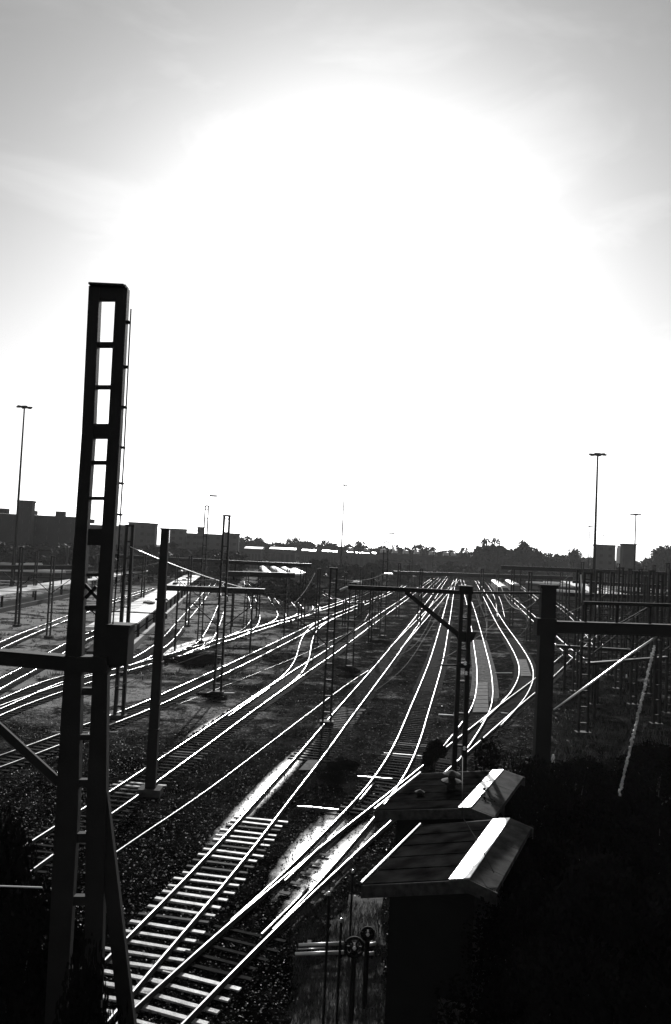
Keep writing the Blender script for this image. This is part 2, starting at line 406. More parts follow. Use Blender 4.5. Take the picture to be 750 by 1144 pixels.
# switch blades and closure rails of the near turnouts
def switch_rails(pixlists, label):
    t = thing('railway_switch', gnd(*pixlists[0][0]), label, 'railway switch', 'switches')
    for i, pl in enumerate(pixlists):
        b = MB(); b.sweep(smooth_path(pl, 0.8), RAILP, 0.052 + 0.002 * i, RK); b.build('switch_blade', ['rust', 'polished_steel'], t, True)
    return t
swt = switch_rails([[(318, 990), (340, 969), (353, 956), (370, 939)], [(292, 1051), (312, 1032), (332, 1011), (352, 990)], [(402, 898), (411, 887), (421, 875)]],
             'pair of polished switch blades at the brightest sun glint')
b = MB()
for px, py in ((318, 1000), (330, 989), (341, 978), (352, 967), (362, 957), (345, 1010), (357, 998), (368, 986), (378, 975)):
    p = gnd(px, py); b = MB(); b.box((p.x, p.y, 0.075), (0.42, 0.2, 0.03), -0.35); b.build('slide_plate', 'rust', swt)
swt2 = switch_rails([[(255, 803), (285, 782), (305, 768)], [(560, 787), (566, 781), (573, 774)]], 'slim switch blades where the crossover leaves the bright left track')

# concrete crossing panels
def panel(pix, label, z=0.165):
    b = MB()
    P = [gnd(*q) for q in pix]; n = 8
    for i in range(n):
        a, c_ = i / n + 0.006, (i + 1) / n - 0.006
        q = [P[0].lerp(P[3], a), P[1].lerp(P[2], a), P[1].lerp(P[2], c_), P[0].lerp(P[3], c_)]
        b.hexa([(v.x, v.y, 0.05) for v in q] + [(v.x, v.y, z + random.uniform(-.004, .004)) for v in q])
    o = b.build('crossing_panel', 'panel_concrete'); tag(o, label, 'crossing panel', 'crossing panels between rails')
panel([(528, 798), (546, 798), (545, 764), (534, 764)], 'ribbed concrete panel between the rails right of the centre mast')
panel([(582, 757), (594, 757), (588, 738), (578, 738)], 'small concrete panel in the bend of the curved track')
panel([(334, 862), (352, 862), (360, 851), (344, 851)], 'pale metal plate between the rails above the long sun glint', 0.10)

# ------------------------------------------------------------------ ballast stones in the near yard (uncountable)
def stones(n, x0, x1, y0, y1, smin, smax, mname, name, label, cond=None):
    b = MB()
    for _ in range(n):
        y = y0 + (y1 - y0) * random.random() ** 1.3; x = random.uniform(x0, x1) * (y / y1) ** 0.8
        if cond and not cond(x, y): continue
        s = random.uniform(smin, smax); o = len(b.v); a = random.uniform(0, 6.28)
        for k in range(4):
            b.v.append((x + s * math.cos(a + k * 1.57) * random.uniform(.7, 1.2), y + s * math.sin(a + k * 1.57) * random.uniform(.7, 1.2), random.uniform(0.0, 0.02)))
        b.v.append((x + random.uniform(-.3, .3) * s, y + random.uniform(-.3, .3) * s, s * random.uniform(0.6, 1.3)))
        for k in range(4): b.face((o + k, o + (k + 1) % 4, o + 4))
    o = b.build(name, mname); tag(o, label, None, None, 'stuff')
mat('stone_dark', 0.014, 0.5, 0, 0.9, 8.0, spec=0.5)
mat('stone_pale', 0.25, 0.3, 0, 0.8, 8.0, spec=0.9)
stones(42000, -26, 22, 17, 70, 0.015, 0.045, 'stone_dark', 'ballast_stones', 'dark ballast stones strewn between the near tracks')
stones(3500, -26, 22, 28, 85, 0.02, 0.07, 'stone_pale', 'pale_ballast_stones', 'scattered pale ballast stones between the near tracks')

# ------------------------------------------------------------------ lattice masts
def lattice_mast(px, py, Y, h, w_, label, wb=None, cat='catenary mast', legw=0.11, lamp=False, cap=True, step=1.15, group='catenary masts in the yard', rz=0.0, name='catenary_mast', deep=0.32):
    """(px,py): any point of its axis in view; two channel legs joined by battens, on a footing"""
    q = dep(px, py, Y); base = Vector((q.x, Y, 0)); wb = wb or w_ * 1.25
    t = thing(name, base, label, cat, group)
    co, si = math.cos(rz), math.sin(rz)
    X = Vector((co, si, 0))
    for s in (-1, 1):
        b = MB(); b.bar(base + X * s * (wb - legw) / 2, base + X * s * (w_ - legw) / 2 + Vector((0, 0, h)), legw * 1.15, deep, legw, deep)
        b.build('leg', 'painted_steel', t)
    z = 0.9
    while z < h - 0.2:
        ww = wb + (w_ - wb) * z / h
        b = MB(); b.box(base + Vector((0, 0, z)), (ww - legw, deep * 0.8, 0.09), rz); b.build('batten_bar', 'painted_steel', t)
        z += step
    b = MB(); b.box(base + Vector((0, 0, 0.12)), (wb + 0.3, 0.7, 0.36), rz); b.build('footing', 'rust', t)
    if Y < 135 and h > 8 and deep < .35:
        for s in ((-1, 1) if random.random() < .6 else (1,)):
            za = 7.2 if h > 9 else h - 1.2; e = base + Vector((s * 2.9, 0, za + .25)); q_ = base + Vector((s * w_ / 2, 0, za + .25))
            b = MB(); b.tube([q_, e], .05, 6); b.tube([base + Vector((s * w_ / 2, 0, za - 1.5)), e - Vector((s * .5, 0, 0))], .05, 6); b.tube([base + Vector((s * w_ / 2, 0, za - 1.2)), base + Vector((s * 2.5, 0, za - 1.25))], .035, 6); b.build('bracket_arm', 'dark_steel', t)
            b = MB(); b.lathe(e - Vector((0, 0, .35)), [(.03, 0), (.11, .06), (.04, .12), (.11, .18), (.04, .24), (.11, .3), (.03, .35)], 8); b.build('insulator', 'dark_steel', t)
    if cap:
        b = MB(); b.box(base + Vector((0, 0, h + 0.06)), (w_ + 0.04, deep + 0.04, 0.14), rz); b.build('top_plate', 'painted_steel', t)
    if lamp:
        b = MB(); p = base + Vector((0, 0, h + 0.1)); b.tube([p, p + Vector((0, 0, 1.0)), p + Vector((0.35, 0, 1.25))], 0.05, 6)
        a = b.build('lamp_arm', 'painted_steel', t)
        b = MB(); b.box(p + Vector((0.75, 0, 1.3)), (0.95, 0.4, 0.2), 0.0); b.build('floodlight', 'painted_steel', t)
    return t, base
def hgt(px, py, Y): return dep(px, py, Y).z
Mst = lambda px, ytop, ybase, w_px, label, **k: None
def mast_px(px_top, ytop, px_base, ybase, w_px, label, **k):
    g_ = gnd(px_base, ybase); Y = g_.y
    h = dep(px_top, ytop, Y).z
    return lattice_mast(px_base, ybase, Y, h, w_px / FPX * Y, label, **k)
mE = mast_px(255, 577, 243, 776, 8.0, 'open topped lattice mast, the wider of the two on the left middle', legw=0.16)
mD = mast_px(235, 566, 223, 718, 4.6, 'slender lattice mast carrying a floodlight, left of the wider one', legw=0.12, lamp=True)
m3 = mast_px(142, 588, 133, 803, 9.5, 'double legged mast directly right of the big foreground mast', legw=0.2)
mA = mast_px(368, 636, 365, 810, 8.5, 'lattice mast standing beside the thin conduit left of the centre track', legw=0.12)
mB = mast_px(392, 652, 390, 754, 7.5, 'short lattice mast on splayed feet near the left tip of the long boom', legw=0.12)
mC = mast_px(434, 606, 427, 712, 5.5, 'tall thin lattice mast with a floodlight, above the left end of the boom', legw=0.14, lamp=True)
mF = mast_px(424, 650, 420, 704, 4.0, 'stubby mast close to the thin floodlight mast', legw=0.12)
mG = mast_px(57, 622, 54, 713, 4.0, 'thin dark post in front of the far left canopy', legw=0.12)
mH = mast_px(276, 640, 273, 714, 3.5, 'slim post rising among the siding fingers', legw=0.1)
mI = mast_px(459, 612, 458, 662, 3.0, 'small distant mast with a floodlight beyond the boom', legw=0.12, lamp=True)
mJ = mast_px(656, 641, 651, 822, 9.5, 'lattice mast right of the dark portal leg, behind the thick beam', legw=0.13)
mK = mast_px(646, 638, 642, 775, 4.5, 'slim mast between the portal leg and the wider right lattice mast', legw=0.12)
for i, (a, b_, c_, d_, ww) in enumerate(((672, 640, 669, 742, 4.5), (684, 640, 681, 757, 4.5), (698, 642, 695, 735, 4.0), (711, 640, 707, 790, 6.0), (722, 645, 719, 748, 4.5), (738, 642, 733, 812, 7.0), (661, 636, 660, 695, 3.5), (628, 640, 626, 690, 3.2), (690, 630, 689, 690, 3.0), (730, 632, 729, 700, 3.2), (746, 630, 744, 720, 4.0), (704, 636, 703, 702, 3.0), (612, 641, 610, 668, 3))):
    mast_px(a, b_, c_, d_, ww, ['mast closest to the diagonal brace in the right hand cluster of masts', 'second slim mast in the right cluster, below the grey block', 'third mast of the right cluster, under the dark tower block',
        'stout mast in the middle of the right cluster reaching below the thick beam', 'slim mast right of the stout one in the right cluster', 'tallest looking lattice mast near the right edge',
        'far mast below the tall right lamp mast', 'far mast by the posts of the right canopy', 'far thin mast under the gap between the two right blocks', 'far thin mast near the right edge',
        'mast cut by the right edge of the picture', 'far mast beneath the dark tower block', 'small far mast just right of the portal leg top'][i], legw=0.15)
for i, (a, b_, c_, d_) in enumerate(((300, 628, 299, 652), (334, 633, 333, 650), (470, 634, 469, 650), (520, 630, 519, 648), (545, 632, 544, 650), (580, 636, 579, 656), (200, 615, 198, 640), (30, 606, 29, 640), (108, 622, 106, 655), (375, 628, 374, 650), (408, 632, 407, 652), (497, 632, 496, 648), (563, 628, 562, 650), (596, 630, 595, 660), (640, 628, 639, 655), (670, 628, 669, 655), (714, 630, 713, 660), (168, 614, 166, 652), (75, 610, 73, 650), (15, 612, 13, 655))):
    mast_px(a, b_, c_, d_, 2.2, 'small catenary mast far back in the yard', legw=0.25, deep=0.4, group='small masts far back', step=3.0)

# wide dark post with base by the bright left track
q = gnd(168, 888); t = thing('steel_post', q, 'solid dark post with no openings, right of the double legged mast', 'post')
ht = dep(188, 592, q.y).z
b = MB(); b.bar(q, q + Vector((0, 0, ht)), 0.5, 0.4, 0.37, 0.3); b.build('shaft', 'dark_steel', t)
b = MB(); b.box(q + Vector((0, 0, ht + 0.04)), (0.46, 0.38, 0.08)); b.build('cap', 'dark_steel', t)
b = MB(); b.box(q + Vector((0, 0, 0.15)), (1.1, 0.9, 0.4)); b.build('footing', 'panel_concrete', t)
for z in (3.2, 6.5, 9.6):
    b = MB(); b.box(q + Vector((0, 0, z)), (0.56, 0.44, 0.09)); b.build('clamp_band', 'dark_steel', t)

# ------------------------------------------------------------------ big foreground mast
YM = 13.0
def D(px, py, Y=YM): return dep(px, py, Y)
mast_base = Vector((D(95, 860).x, YM, 0))
t = thing('foreground_mast', mast_base, 'huge dark double legged steel mast with ladder like slots, standing nearest on the left', 'catenary mast')
def leg(cols, name='leg'):
    b = MB(); rows = []
    for xl, xr, y in cols:
        a = D(xl, y); c_ = D(xr, y); rows.append((a, c_))
    for i in range(len(rows) - 1):
        (a, c_), (a2, c2) = rows[i], rows[i + 1]
        b.hexa([Vector((a2.x, YM - .08, a2.z)), Vector((c2.x, YM - .08, c2.z)), Vector((c2.x, YM + .08, c2.z)), Vector((a2.x, YM + .08, a2.z)),
                Vector((a.x, YM - .08, a.z)), Vector((c_.x, YM - .08, c_.z)), Vector((c_.x, YM + .08, c_.z)), Vector((a.x, YM + .08, a.z))])
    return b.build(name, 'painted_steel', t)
leg([(101, 113, 321), (93, 106, 487), (85.5, 99, 591), (77, 94, 700), (70, 91.5, 800), (64, 89, 905), (56, 80, 1060), (46, 70, 1260), (40, 62, 1460)])
leg([(131, 144, 323), (122, 135.5, 487), (115.5, 129, 591), (107, 122.5, 700), (103, 121, 800), (98, 120, 905), (96, 116, 1060), (88, 108, 1260), (84, 104, 1460)])
b = MB()
def plate(y0, y1, xa, xb, Y0=YM, dd=.06):
    a = D(xa, y0); c_ = D(xb, y0); a2 = D(xa - (y1 - y0) * .05, y1); c2 = D(xb - (y1 - y0) * .05, y1)
    b.hexa([Vector((a2.x, Y0 - dd, a2.z)), Vector((c2.x, Y0 - dd, c2.z)), Vector((c2.x, Y0 + dd, c2.z)), Vector((a2.x, Y0 + dd, a2.z)),
            Vector((a.x, Y0 - dd, a.z)), Vector((c_.x, Y0 - dd, c_.z)), Vector((c_.x, Y0 + dd, c_.z)), Vector((a.x, Y0 + dd, a.z))])
for y0, y1 in ((321.5, 336), (383, 388), (431, 434.5), (474, 490), (515, 519), (555, 558.5), (591, 609), (640, 644), (676, 681), (768, 776), (820, 826), (870, 878), (930, 940), (1000, 1010), (1080, 1090), (1170, 1180)):
    tt = (y0 - 323) / (905 - 323); xl = 113 + (89 - 113) * tt - 2; xr = 131 + (98 - 131) * tt + 2
    if y0 > 905: xl = 86 - (y0 - 905) * .09; xr = 99 - (y0 - 905) * 0.02
    b = MB(); plate(y0, y1, xl, xr); b.build('batten_plate', 'painted_steel', t)
b = MB(); p = D(138, 321.5); b.box(p, (0.12, 0.2, 0.05)); p = D(122, 321); b.box(p + Vector((0, 0, 0.0)), (0.56, 0.36, 0.03)); b.build('top_plate', 'painted_steel', t)
b = MB(); b.bar(D(112, 870, YM + .02), D(146, 1170, YM + .02), 0.2, 0.12, 0.24, 0.14); b.bar(D(150, 1210, YM + 0.02), D(146, 1170, YM + 0.02), 0.24, 0.14); b.build('raking_strut', 'painted_steel', t)
b = MB(); b.tube([D(146.5, 345), D(138, 520), D(131, 640), D(126, 700)], .012, 5); b.build('cable', 'dark_steel', t)
for yy in (360, 410, 455, 500, 540, 575, 620):
    xr = 144 - (yy - 323) * (24 / 582); b = MB(); b.box(D(xr + .6, yy), (.06, .12, .03)); b.build('cable_clip', 'dark_steel', t)
b = MB(); b.bar(D(94, 652), D(111, 670), 0.05, 0.05); b.bar(D(96, 668), D(108, 655), 0.05, 0.05); b.build('lattice_diagonal', 'painted_steel', t)
b = MB(); b.bar(D(-60, 729), D(78, 741), 0.2, 0.22); b.bar(D(78, 741), D(122, 741), 0.3, 0.24)
b.bar(D(-60, 721.3), D(76, 732.6), 0.3, 0.014)
b.build('cross_beam', 'painted_steel', t)
# cabinet at the beam's right end: built of body, lid and brackets
b = MB(); c0, c1 = D(119, 742), D(146, 700); b.box(((c0.x + c1.x) / 2, YM + .1, (c0.z + c1.z) / 2), (c1.x - c0.x, 0.4, c1.z - c0.z)); cab = b.build('switch_box', 'dark_steel', t)
b = MB(); b.box(((c0.x + c1.x) / 2, YM + .1, c1.z + .015), (c1.x - c0.x + .05, 0.46, 0.03)); b.build('lid', 'dark_steel', sub(cab, t))
b = MB()
b.hexa([D(119, 746), D(140, 744), D(119, 700), D(112, 690)] + [D(119, 746, YM + .2), D(140, 744, YM + .2), D(119, 700, YM + .2), D(112, 690, YM + .2)])
b.build('gusset', 'dark_steel', sub(cab, t))
b = MB()
A, B_ = D(-40, 777), D(66, 874); b.bar(A, B_, 0.12, 0.05, up=Vector((0, 1, 0)))
dd = (B_ - A).normalized(); nn = Vector((dd.z, 0, -dd.x))
o_ = b.build('diagonal_brace', 'painted_steel', t)
b = MB()
for s in (-1, 1): b.bar(A + nn * s * 0.064, B_ + nn * s * 0.064, 0.008, 0.06, up=Vector((0, 1, 0)))
b.build('flange', 'rust', sub(o_, t))
b = MB(); b.tube([D(-30, 989), D(47, 991.5)], 0.013, 6, 0); b.tube([D(58, 818, 13.6), D(132, 818, 13.6)], 0.009, 6); b.build('tie_rod', 'bright_wire', t)

# ------------------------------------------------------------------ centre portal: boom, masts, heavy beam on the right
YP = 34.0
def P3(px, py, Y=YP): return dep(px, py, Y)
base = Vector((P3(516, 800).x, YP, 0)); top = P3(520, 653)
t = thing('boom_mast', base, 'dark twin legged centre mast carrying the long horizontal boom', 'catenary mast')
for x0, x1 in ((514.5, 518.2), (523.2, 527.2)):
    a = P3(x0, 655); c_ = P3(x1, 655); wdt = (c_.x - a.x)
    cx = (a.x + c_.x) / 2
    b = MB(); b.bar((cx + (0.06 if x0 > 520 else -0.06), YP, 0), (cx, YP, a.z), wdt * 1.55, 0.28, wdt, 0.24); b.build('leg', 'dark_steel', t)
z = 0.8
while z < top.z:
    b = MB(); b.box((base.x + (P3(520.8, 655).x - base.x) * (z / top.z) ** 1, YP, z), (0.5, 0.2, 0.07)); b.build('batten_bar', 'dark_steel', t); z += 1.3
b = MB(); p = P3(520, 710); b.hexa([P3(507, 706), P3(533, 706), P3(528, 717), P3(513, 717)] + [P3(507, 706, YP + .6), P3(533, 706, YP + .6), P3(528, 717, YP + .6), P3(513, 717, YP + .6)])
b.build('collar', 'dark_steel', t)
b = MB(); b.box(P3(520.5, 659) + Vector((0, .1, 0)), (0.56, 0.5, 0.34)); b.build('head_block', 'dark_steel', t)
b = MB(); b.bar(P3(389, 656.2), P3(520, 662.0), 0.22, 0.17); b.bar(P3(389, 653.8), P3(500, 659), 0.16, 0.03)
b.bar(P3(520, 662), P3(604, 662.5), 0.16, 0.09); bm_ = b.build('boom', 'dark_steel', t)
b = MB(); b.tube([P3(380, 659.5), P3(389, 656)], 0.06, 6); b.build('boom_tip', 'bright_wire', sub(bm_, t))
b = MB(); b.bar(P3(453, 661), P3(512, 709), 0.17, 0.17, 0.2, 0.2); b.build('brace', 'dark_steel', t)
b = MB(); b.bar(P3(492, 743), P3(512, 743), 0.07, 0.07); p = P3(518, 743); b.box(p, (0.5, 0.4, 0.2)); b.build('small_bracket', 'dark_steel', t)
for px, py in ((520, 741), (519, 836), (521, 752)):
    b = MB(); p = P3(px, py, YP - .25); b.lathe(p, [(0.02, -.08), (.07, -.05), (.03, 0), (.07, .04), (.02, .08)], 8); b.build('insulator', 'white_paint', t)
b = MB(); b.box((base.x, YP, .2), (1.3, 1, .5)); b.build('footing', 'panel_concrete', t)

base = Vector((P3(606, 800).x, YP, 0))
t = thing('portal_mast', base, 'broad dark portal leg with the heavy beam running off to the right edge', 'catenary mast')
tz = P3(612, 657).z
b = MB(); b.bar(base + Vector((-.0, 0, 0)), Vector((P3(612.5, 657).x, YP, tz)), 0.64, 0.45, 0.6, 0.42); b.build('shaft', 'dark_steel', t)
b = MB(); b.box((P3(612.5, 657).x, YP, tz + .07), (0.74, .52, .14)); b.build('top_plate', 'dark_steel', t)
b = MB(); b.box((P3(609, 700).x, YP, P3(609, 700).z), (0.8, .6, .7)); b.build('collar', 'dark_steel', t)
b = MB(); b.bar(P3(609, 699.5), P3(790, 705.5), 0.4, 0.42); b.bar(P3(609, 694), P3(790, 699.5), 0.5, 0.05); b.bar(P3(609, 705.4), P3(790, 711.5), 0.5, 0.05); b.build('beam', 'dark_steel', t)
b = MB(); b.bar(P3(652, 673.6), P3(790, 677.4), 0.2, 0.14)
b.build('upper_rail', 'dark_steel', t)
for xx in (655, 690, 727, 765):
    b = MB(); b.bar(P3(xx, 674 + (xx - 652) * .028), P3(xx - 1.2, 697 + (xx - 609) * .033), 0.09, 0.09); b.build('hanger', 'dark_steel', t)
b = MB(); b.bar(P3(727, 677), P3(690, 698), .05, .05); b.build('diagonal_tie', 'dark_steel', t)
b = MB(); p = P3(602.5, 872); b.lathe(p, [(.1, -.3), (.25, -.2), (.12, -.1), (.25, 0), (.12, .1), (.25, .2), (.08, .3)], 10); b.build('insulator', 'dark_steel', t)
b = MB(); b.box((base.x, YP, .2), (1.5, 1.2, .5)); b.build('footing', 'panel_concrete', t)

def rod(pts, r, m_, name, label, cat, n=6, group=None):
    b = MB(); b.tube(pts, r, n); o = b.build(name, m_, None, True); tag(o, label, cat, group); return o
rod([P3(619, 793, 33), P3(662, 762, 33.4), P3(700, 734, 33.8), P3(734, 711, 34)], 0.042, 'bright_wire', 'guy_rod', 'shiny straight guy rod slanting up right under the thick beam', 'guy rod')
# beaded chain line at the right
b = MB(); A, B_ = dep(692, 888, 22), dep(731, 722, 22)
for i in range(120):
    f = i / 119; p = A.lerp(B_, f) + Vector((random.uniform(-.02, .02), 0, 0)); b.box(p, (random.uniform(.02, .08), .05, random.uniform(.03, .06)), random.uniform(0, 1.5))
b.tube([A, B_], 0.012, 5)
o = b.build('hanging_chain', 'pipe_metal'); tag(o, 'thin glinting chain hanging down beside the right edge', 'chain')

# thin conduit along the tracks
pp = smooth_path([(100, 975), (128, 955), (164, 930), (193, 912), (250, 871), (280, 848), (336, 805), (390, 764), (413, 749)], 1.0)
b = MB(); b.tube([p + Vector((0, 0, .08)) for p in pp], 0.028, 6); o = b.build('conduit', 'pipe_metal', None, True); tag(o, 'thin bright conduit running straight between the two main bright tracks', 'conduit')
pp = smooth_path([(196, 789), (236, 773), (276, 757), (330, 735), (375, 714), (400, 702), (412, 686)], 1.0)
b = MB(); b.tube([p + Vector((0, 0, .06)) for p in pp], 0.018, 6); o = b.build('conduit', 'dull_rail', None, True); tag(o, 'dull thin conduit passing under the S shaped crossover', 'conduit')
for pa, lab in ((((400, 870), (438, 873)), 'short bright cross pipe left of the mid hut in the dark ballast'), (((333, 904), (350, 905)), 'tiny bright bar beside the centre track'), (((349, 905), (378, 908)), 'bright bar lying between the centre track and the switch'), (((490, 800), (507, 801)), 'bright bar left of the centre mast foot'), (((553, 753), (572, 753)), 'faint thin bar left of the curved track bend'), (((243, 776), (262, 776)), 'pale bar at the foot of the wider lattice mast'), (((560, 798), (568, 799)), 'small bright bar below the curved track bend')):
    b = MB(); b.tube([gnd(*pa[0]) + Vector((0, 0, .12)), gnd(*pa[1]) + Vector((0, 0, .12))], 0.05, 6); o = b.build('point_rod', 'pipe_metal'); tag(o, lab, 'rod', 'point rods lying between the tracks')

# ------------------------------------------------------------------ two huts
def hut(fl, ez, rz_, Lr, half, wr, label, name='trackside_hut', back=None):
    """fl: front left eave corner (x,y); ez eave height, rz ridge height; axis az; half = half width"""
    ax = Vector((math.sin(R(22.8)), math.cos(R(22.8)), 0)); pr = Vector((ax.y, -ax.x, 0))
    o0 = Vector((fl[0], fl[1], 0)); t = thing(name, o0 + pr * half + ax * Lr / 2, label, 'hut', 'trackside huts')
    def pt(a, l_, z): v = o0 + pr * a + ax * l_; return Vector((v.x, v.y, z))
    w2 = half + wr
    er = rz_ - (rz_ - ez) * wr / half
    # walls set in under the eaves
    b = MB(); i = 0.55
    b.hexa([pt(i, .35, 0), pt(w2 - i, .35, 0), pt(w2 - i, Lr - .3, 0), pt(i, Lr - .3, 0), pt(i, .35, ez - .1), pt(w2 - i, .35, ez - .1), pt(w2 - i, Lr - .3, ez - .1), pt(i, Lr - .3, ez - .1)])
    b.hexa([pt(i, .36, ez - .1), pt(w2 - i, .36, ez - .1), pt(w2 - i, Lr - .31, ez - .1), pt(i, Lr - .31, ez - .1), pt(half - .1, .36, rz_ - .25), pt(half + .1, .36, rz_ - .25), pt(half + .1, Lr - .31, rz_ - .25), pt(half - .1, Lr - .31, rz_ - .25)])
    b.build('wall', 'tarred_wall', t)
    T = 0.14
    def slab(a0, z0, a1, z1, l0, l1, mname, nm, th=T, lift=0.0):
        b = MB(); P = [pt(a0, l0, z0 - th + lift), pt(a1, l0, z1 - th + lift), pt(a1, l1, z1 - th + lift), pt(a0, l1, z0 - th + lift), pt(a0, l0, z0 + lift), pt(a1, l0, z1 + lift), pt(a1, l1, z1 + lift), pt(a0, l1, z0 + lift)]
        b.hexa(P); return b.build(nm, mname, t)
    ff = (0.19 if wr < .65 else 0.13) * half
    zst = rz_ - (rz_ - ez) * ff / half
    # left slope in felt strips, lapped, seams running from eave to ridge
    n = 5
    b = MB()
    for k in range(n):
        l0 = Lr * k / n; l1 = Lr * (k + 1) / n; e = 0.02
        a0, a1, z0, z1 = 0, half - ff, ez, zst
        P = [pt(a0, l0, z0 - T), pt(a1, l0, z1 - T), pt(a1, l1, z1 - T), pt(a0, l1, z0 - T), pt(a0, l0, z0 + e), pt(a1, l0, z1 + e), pt(a1, l1, z1), pt(a0, l1, z0)]
        b.hexa(P)
    b.build('roof_slope', 'roof_felt', t)
    slab(half - ff, zst, half, rz_, 0, Lr, 'ridge_metal', 'ridge_flashing', lift=.03)
    b = MB(); n = 5
    for k in range(n):
        l0 = Lr * k / n + .01; l1 = Lr * (k + 1) / n - .01
        P = [pt(half, l0, rz_ - T), pt(w2, l0, er - T), pt(w2, l1, er - T), pt(half, l1, rz_ - T), pt(half, l0, rz_ + .004 * (k % 2)), pt(w2, l0, er + .0), pt(w2, l1, er + .0), pt(half, l1, rz_ + .004 * (k % 2))]
        b.hexa(P)
    b.build('roof_slope', 'weathered_board', t)
    # gable fascia boards
    for l0, l1 in ((-.06, -.002), (Lr + .002, Lr + .06)):
        b = MB()
        for a0, z0, a1, z1 in ((-.05, ez - .02, half, rz_ + .0), (half, rz_ + .0, w2 + .05, er - .02)):
            b.hexa([pt(a0, l0, z0 - .3), pt(a1, l0, z1 - .3), pt(a1, l1, z1 - .3), pt(a0, l1, z0 - .3), pt(a0, l0, z0), pt(a1, l0, z1), pt(a1, l1, z1), pt(a0, l1, z0)])
        b.build('fascia', 'fascia', t)
    b = MB(); b.tube([pt(-.07, 0, ez + .03), pt(-.07, Lr, ez + .03)], .028, 6); b.build('gutter_edge', 'pipe_metal', t)
    # door on the front wall, and window on the left wall
    b = MB(); c_ = half - .2
    b.hexa([pt(c_ - .5, .30, 0.05), pt(c_ + .5, .30, 0.05), pt(c_ + .5, .345, 0.05), pt(c_ - .5, .345, .05), pt(c_ - .5, .30, 2.1), pt(c_ + .5, .30, 2.1), pt(c_ + .5, .345, 2.1), pt(c_ - .5, .345, 2.1)])
    dr = b.build('door', 'fascia', t)
    b = MB(); b.tube([pt(c_ + .38, .22, 1.05), pt(c_ + .25, .22, 1.05)], .015, 6); b.build('handle', 'pipe_metal', sub(dr, t))
    return t, pt
h1, pt1 = hut((D(407, 988, 20.1).x, 20.1), D(407, 988, 20.1).z, D(407, 988, 20.1).z + .62, 4.9, 2.55, 0.6, 'nearest black walled hut whose roof has a blazing white ridge strip')
q2 = gnd(421, 905, 4.45)
h2, pt2 = hut((q2.x, q2.y), 4.45, 5.0, 4.9, 2.95, 0.7, 'second hut behind, its felt roof dappled with branch shadows')
# small vents added on the far hut roof in place of dark insulator silhouettes
b = MB(); v = pt2(1.75, 2.3, 4.85); b.lathe(v, [(.16, -.05), (.16, .12), (.34, .16), (.34, .22), (.12, .3), (.12, .42), (.3, .45), (.04, .55)], 12); b.build('roof_vent', 'dark_steel', h2)
b = MB(); v = pt2(.9, 1.6, 4.65); b.lathe(v, [(.1, -.05), (.1, .08), (.17, .1), (.03, .17)], 10); b.build('roof_vent', 'dark_steel', h2)
rod([dep(517, 846, 26), dep(516.5, 912, 21.5)], 0.014, 'wire', 'hanging_wire', 'single dark wire coming down from above onto the far hut roof', 'wire')
v = dep(518, 914, 22.3)
b = MB(); b.tube([dep(517, 913, 21.5), dep(535, 942, 20.3), dep(552, 975, 19.5)], 0.014, 5); o = b.build('slack_cable', 'wire'); tag(o, 'slack dark cable draped across the white ridge strip of the near hut', 'cable')

# ------------------------------------------------------------------ trackside gear by the near hut
def gpx(px, py, z=0): return gnd(px, py, z)
t = thing('pipe_rack', gpx(378, 1075), 'pair of pale horizontal pipes on low posts left of the near hut', 'pipes')
for y0, y1, x0, x1 in ((1056, 1054, 334, 384), (1066, 1064, 330, 384), (1060.5, 1059.5, 333, 363), (1056, 1054, 410, 420), (1066, 1065, 406, 418)):
    b = MB(); b.tube([gpx(x0, y0, .35), gpx(x1, y1, .35)], 0.055 if abs(y0 - 1060.5) > 1 else .02, 8); b.build('pipe', 'pipe_metal', t, True)
for x in (345, 380, 414):
    b = MB(); p = gpx(x, 1068, .0); b.box((p.x, p.y + .1, .16), (.12, .5, .32)); b.build('support', 'dark_steel', t)
def wheel(px, py, z, r, label):
    c_ = dep(px, py, z); t = thing('valve_wheel', c_ - Vector((0, 0, r + .35)), label, 'valve', 'valve wheels by the near hut')
    b = MB(); ring = [c_ + Vector((math.cos(a) * r, 0, math.sin(a) * r)) for a in [k * math.pi / 12 for k in range(25)]]
    b.tube(ring, .045, 6); 
    for k in range(3):
        a = k * math.pi / 3; d_ = Vector((math.cos(a) * r, 0, math.sin(a) * r)); b.bar(c_ - d_, c_ + d_, .05, .05)
    b.lathe(c_ + Vector((0, 0, -.08)), [(.1, 0), (.14, .08), (.1, .16)], 10)
    b.build('handwheel', 'dark_steel', t)
    b = MB(); b.tube([Vector((c_.x, c_.y + .05, 0)), c_ + Vector((0, .05, 0))], .07, 8); b.build('stem', 'dark_steel', t)
    b = MB(); b.lathe(c_ + Vector((0, -.1, .02)), [(.03, -.05), (.06, 0), (.03, .05)], 8); b.build('glass_cap', 'white_paint', t)
wheel(396, 1058, 22.2, .24, 'large dark valve wheel standing between the pipes left of the near hut')
wheel(411, 1043, 22.9, .16, 'smaller dark valve wheel up close to the hut corner')
for i, (px, yt, yb, r, lab) in enumerate(((363, 1000, 1150, .035, 'left thin dark post in front of the pale pipes'), (378, 1030, 1146, .035, 'middle thin dark post in front of the pale pipes'), (392, 975, 1070, .035, 'right and tallest thin dark post near the hut roof corner'))):
    g_ = gnd(px - 2, yb); tp = dep(px, yt, g_.y)
    t = thing('fence_post', g_, lab, 'post', 'thin posts left of the near hut')
    b = MB(); b.tube([g_, Vector((g_.x, g_.y, tp.z))], r, 8); b.build('shaft', 'dark_steel', t)
    b = MB(); b.lathe((g_.x, g_.y, tp.z), [(r * 1.3, 0), (r * 1.4, .05), (.01, .1)], 8); b.build('cap', 'pipe_metal', t)
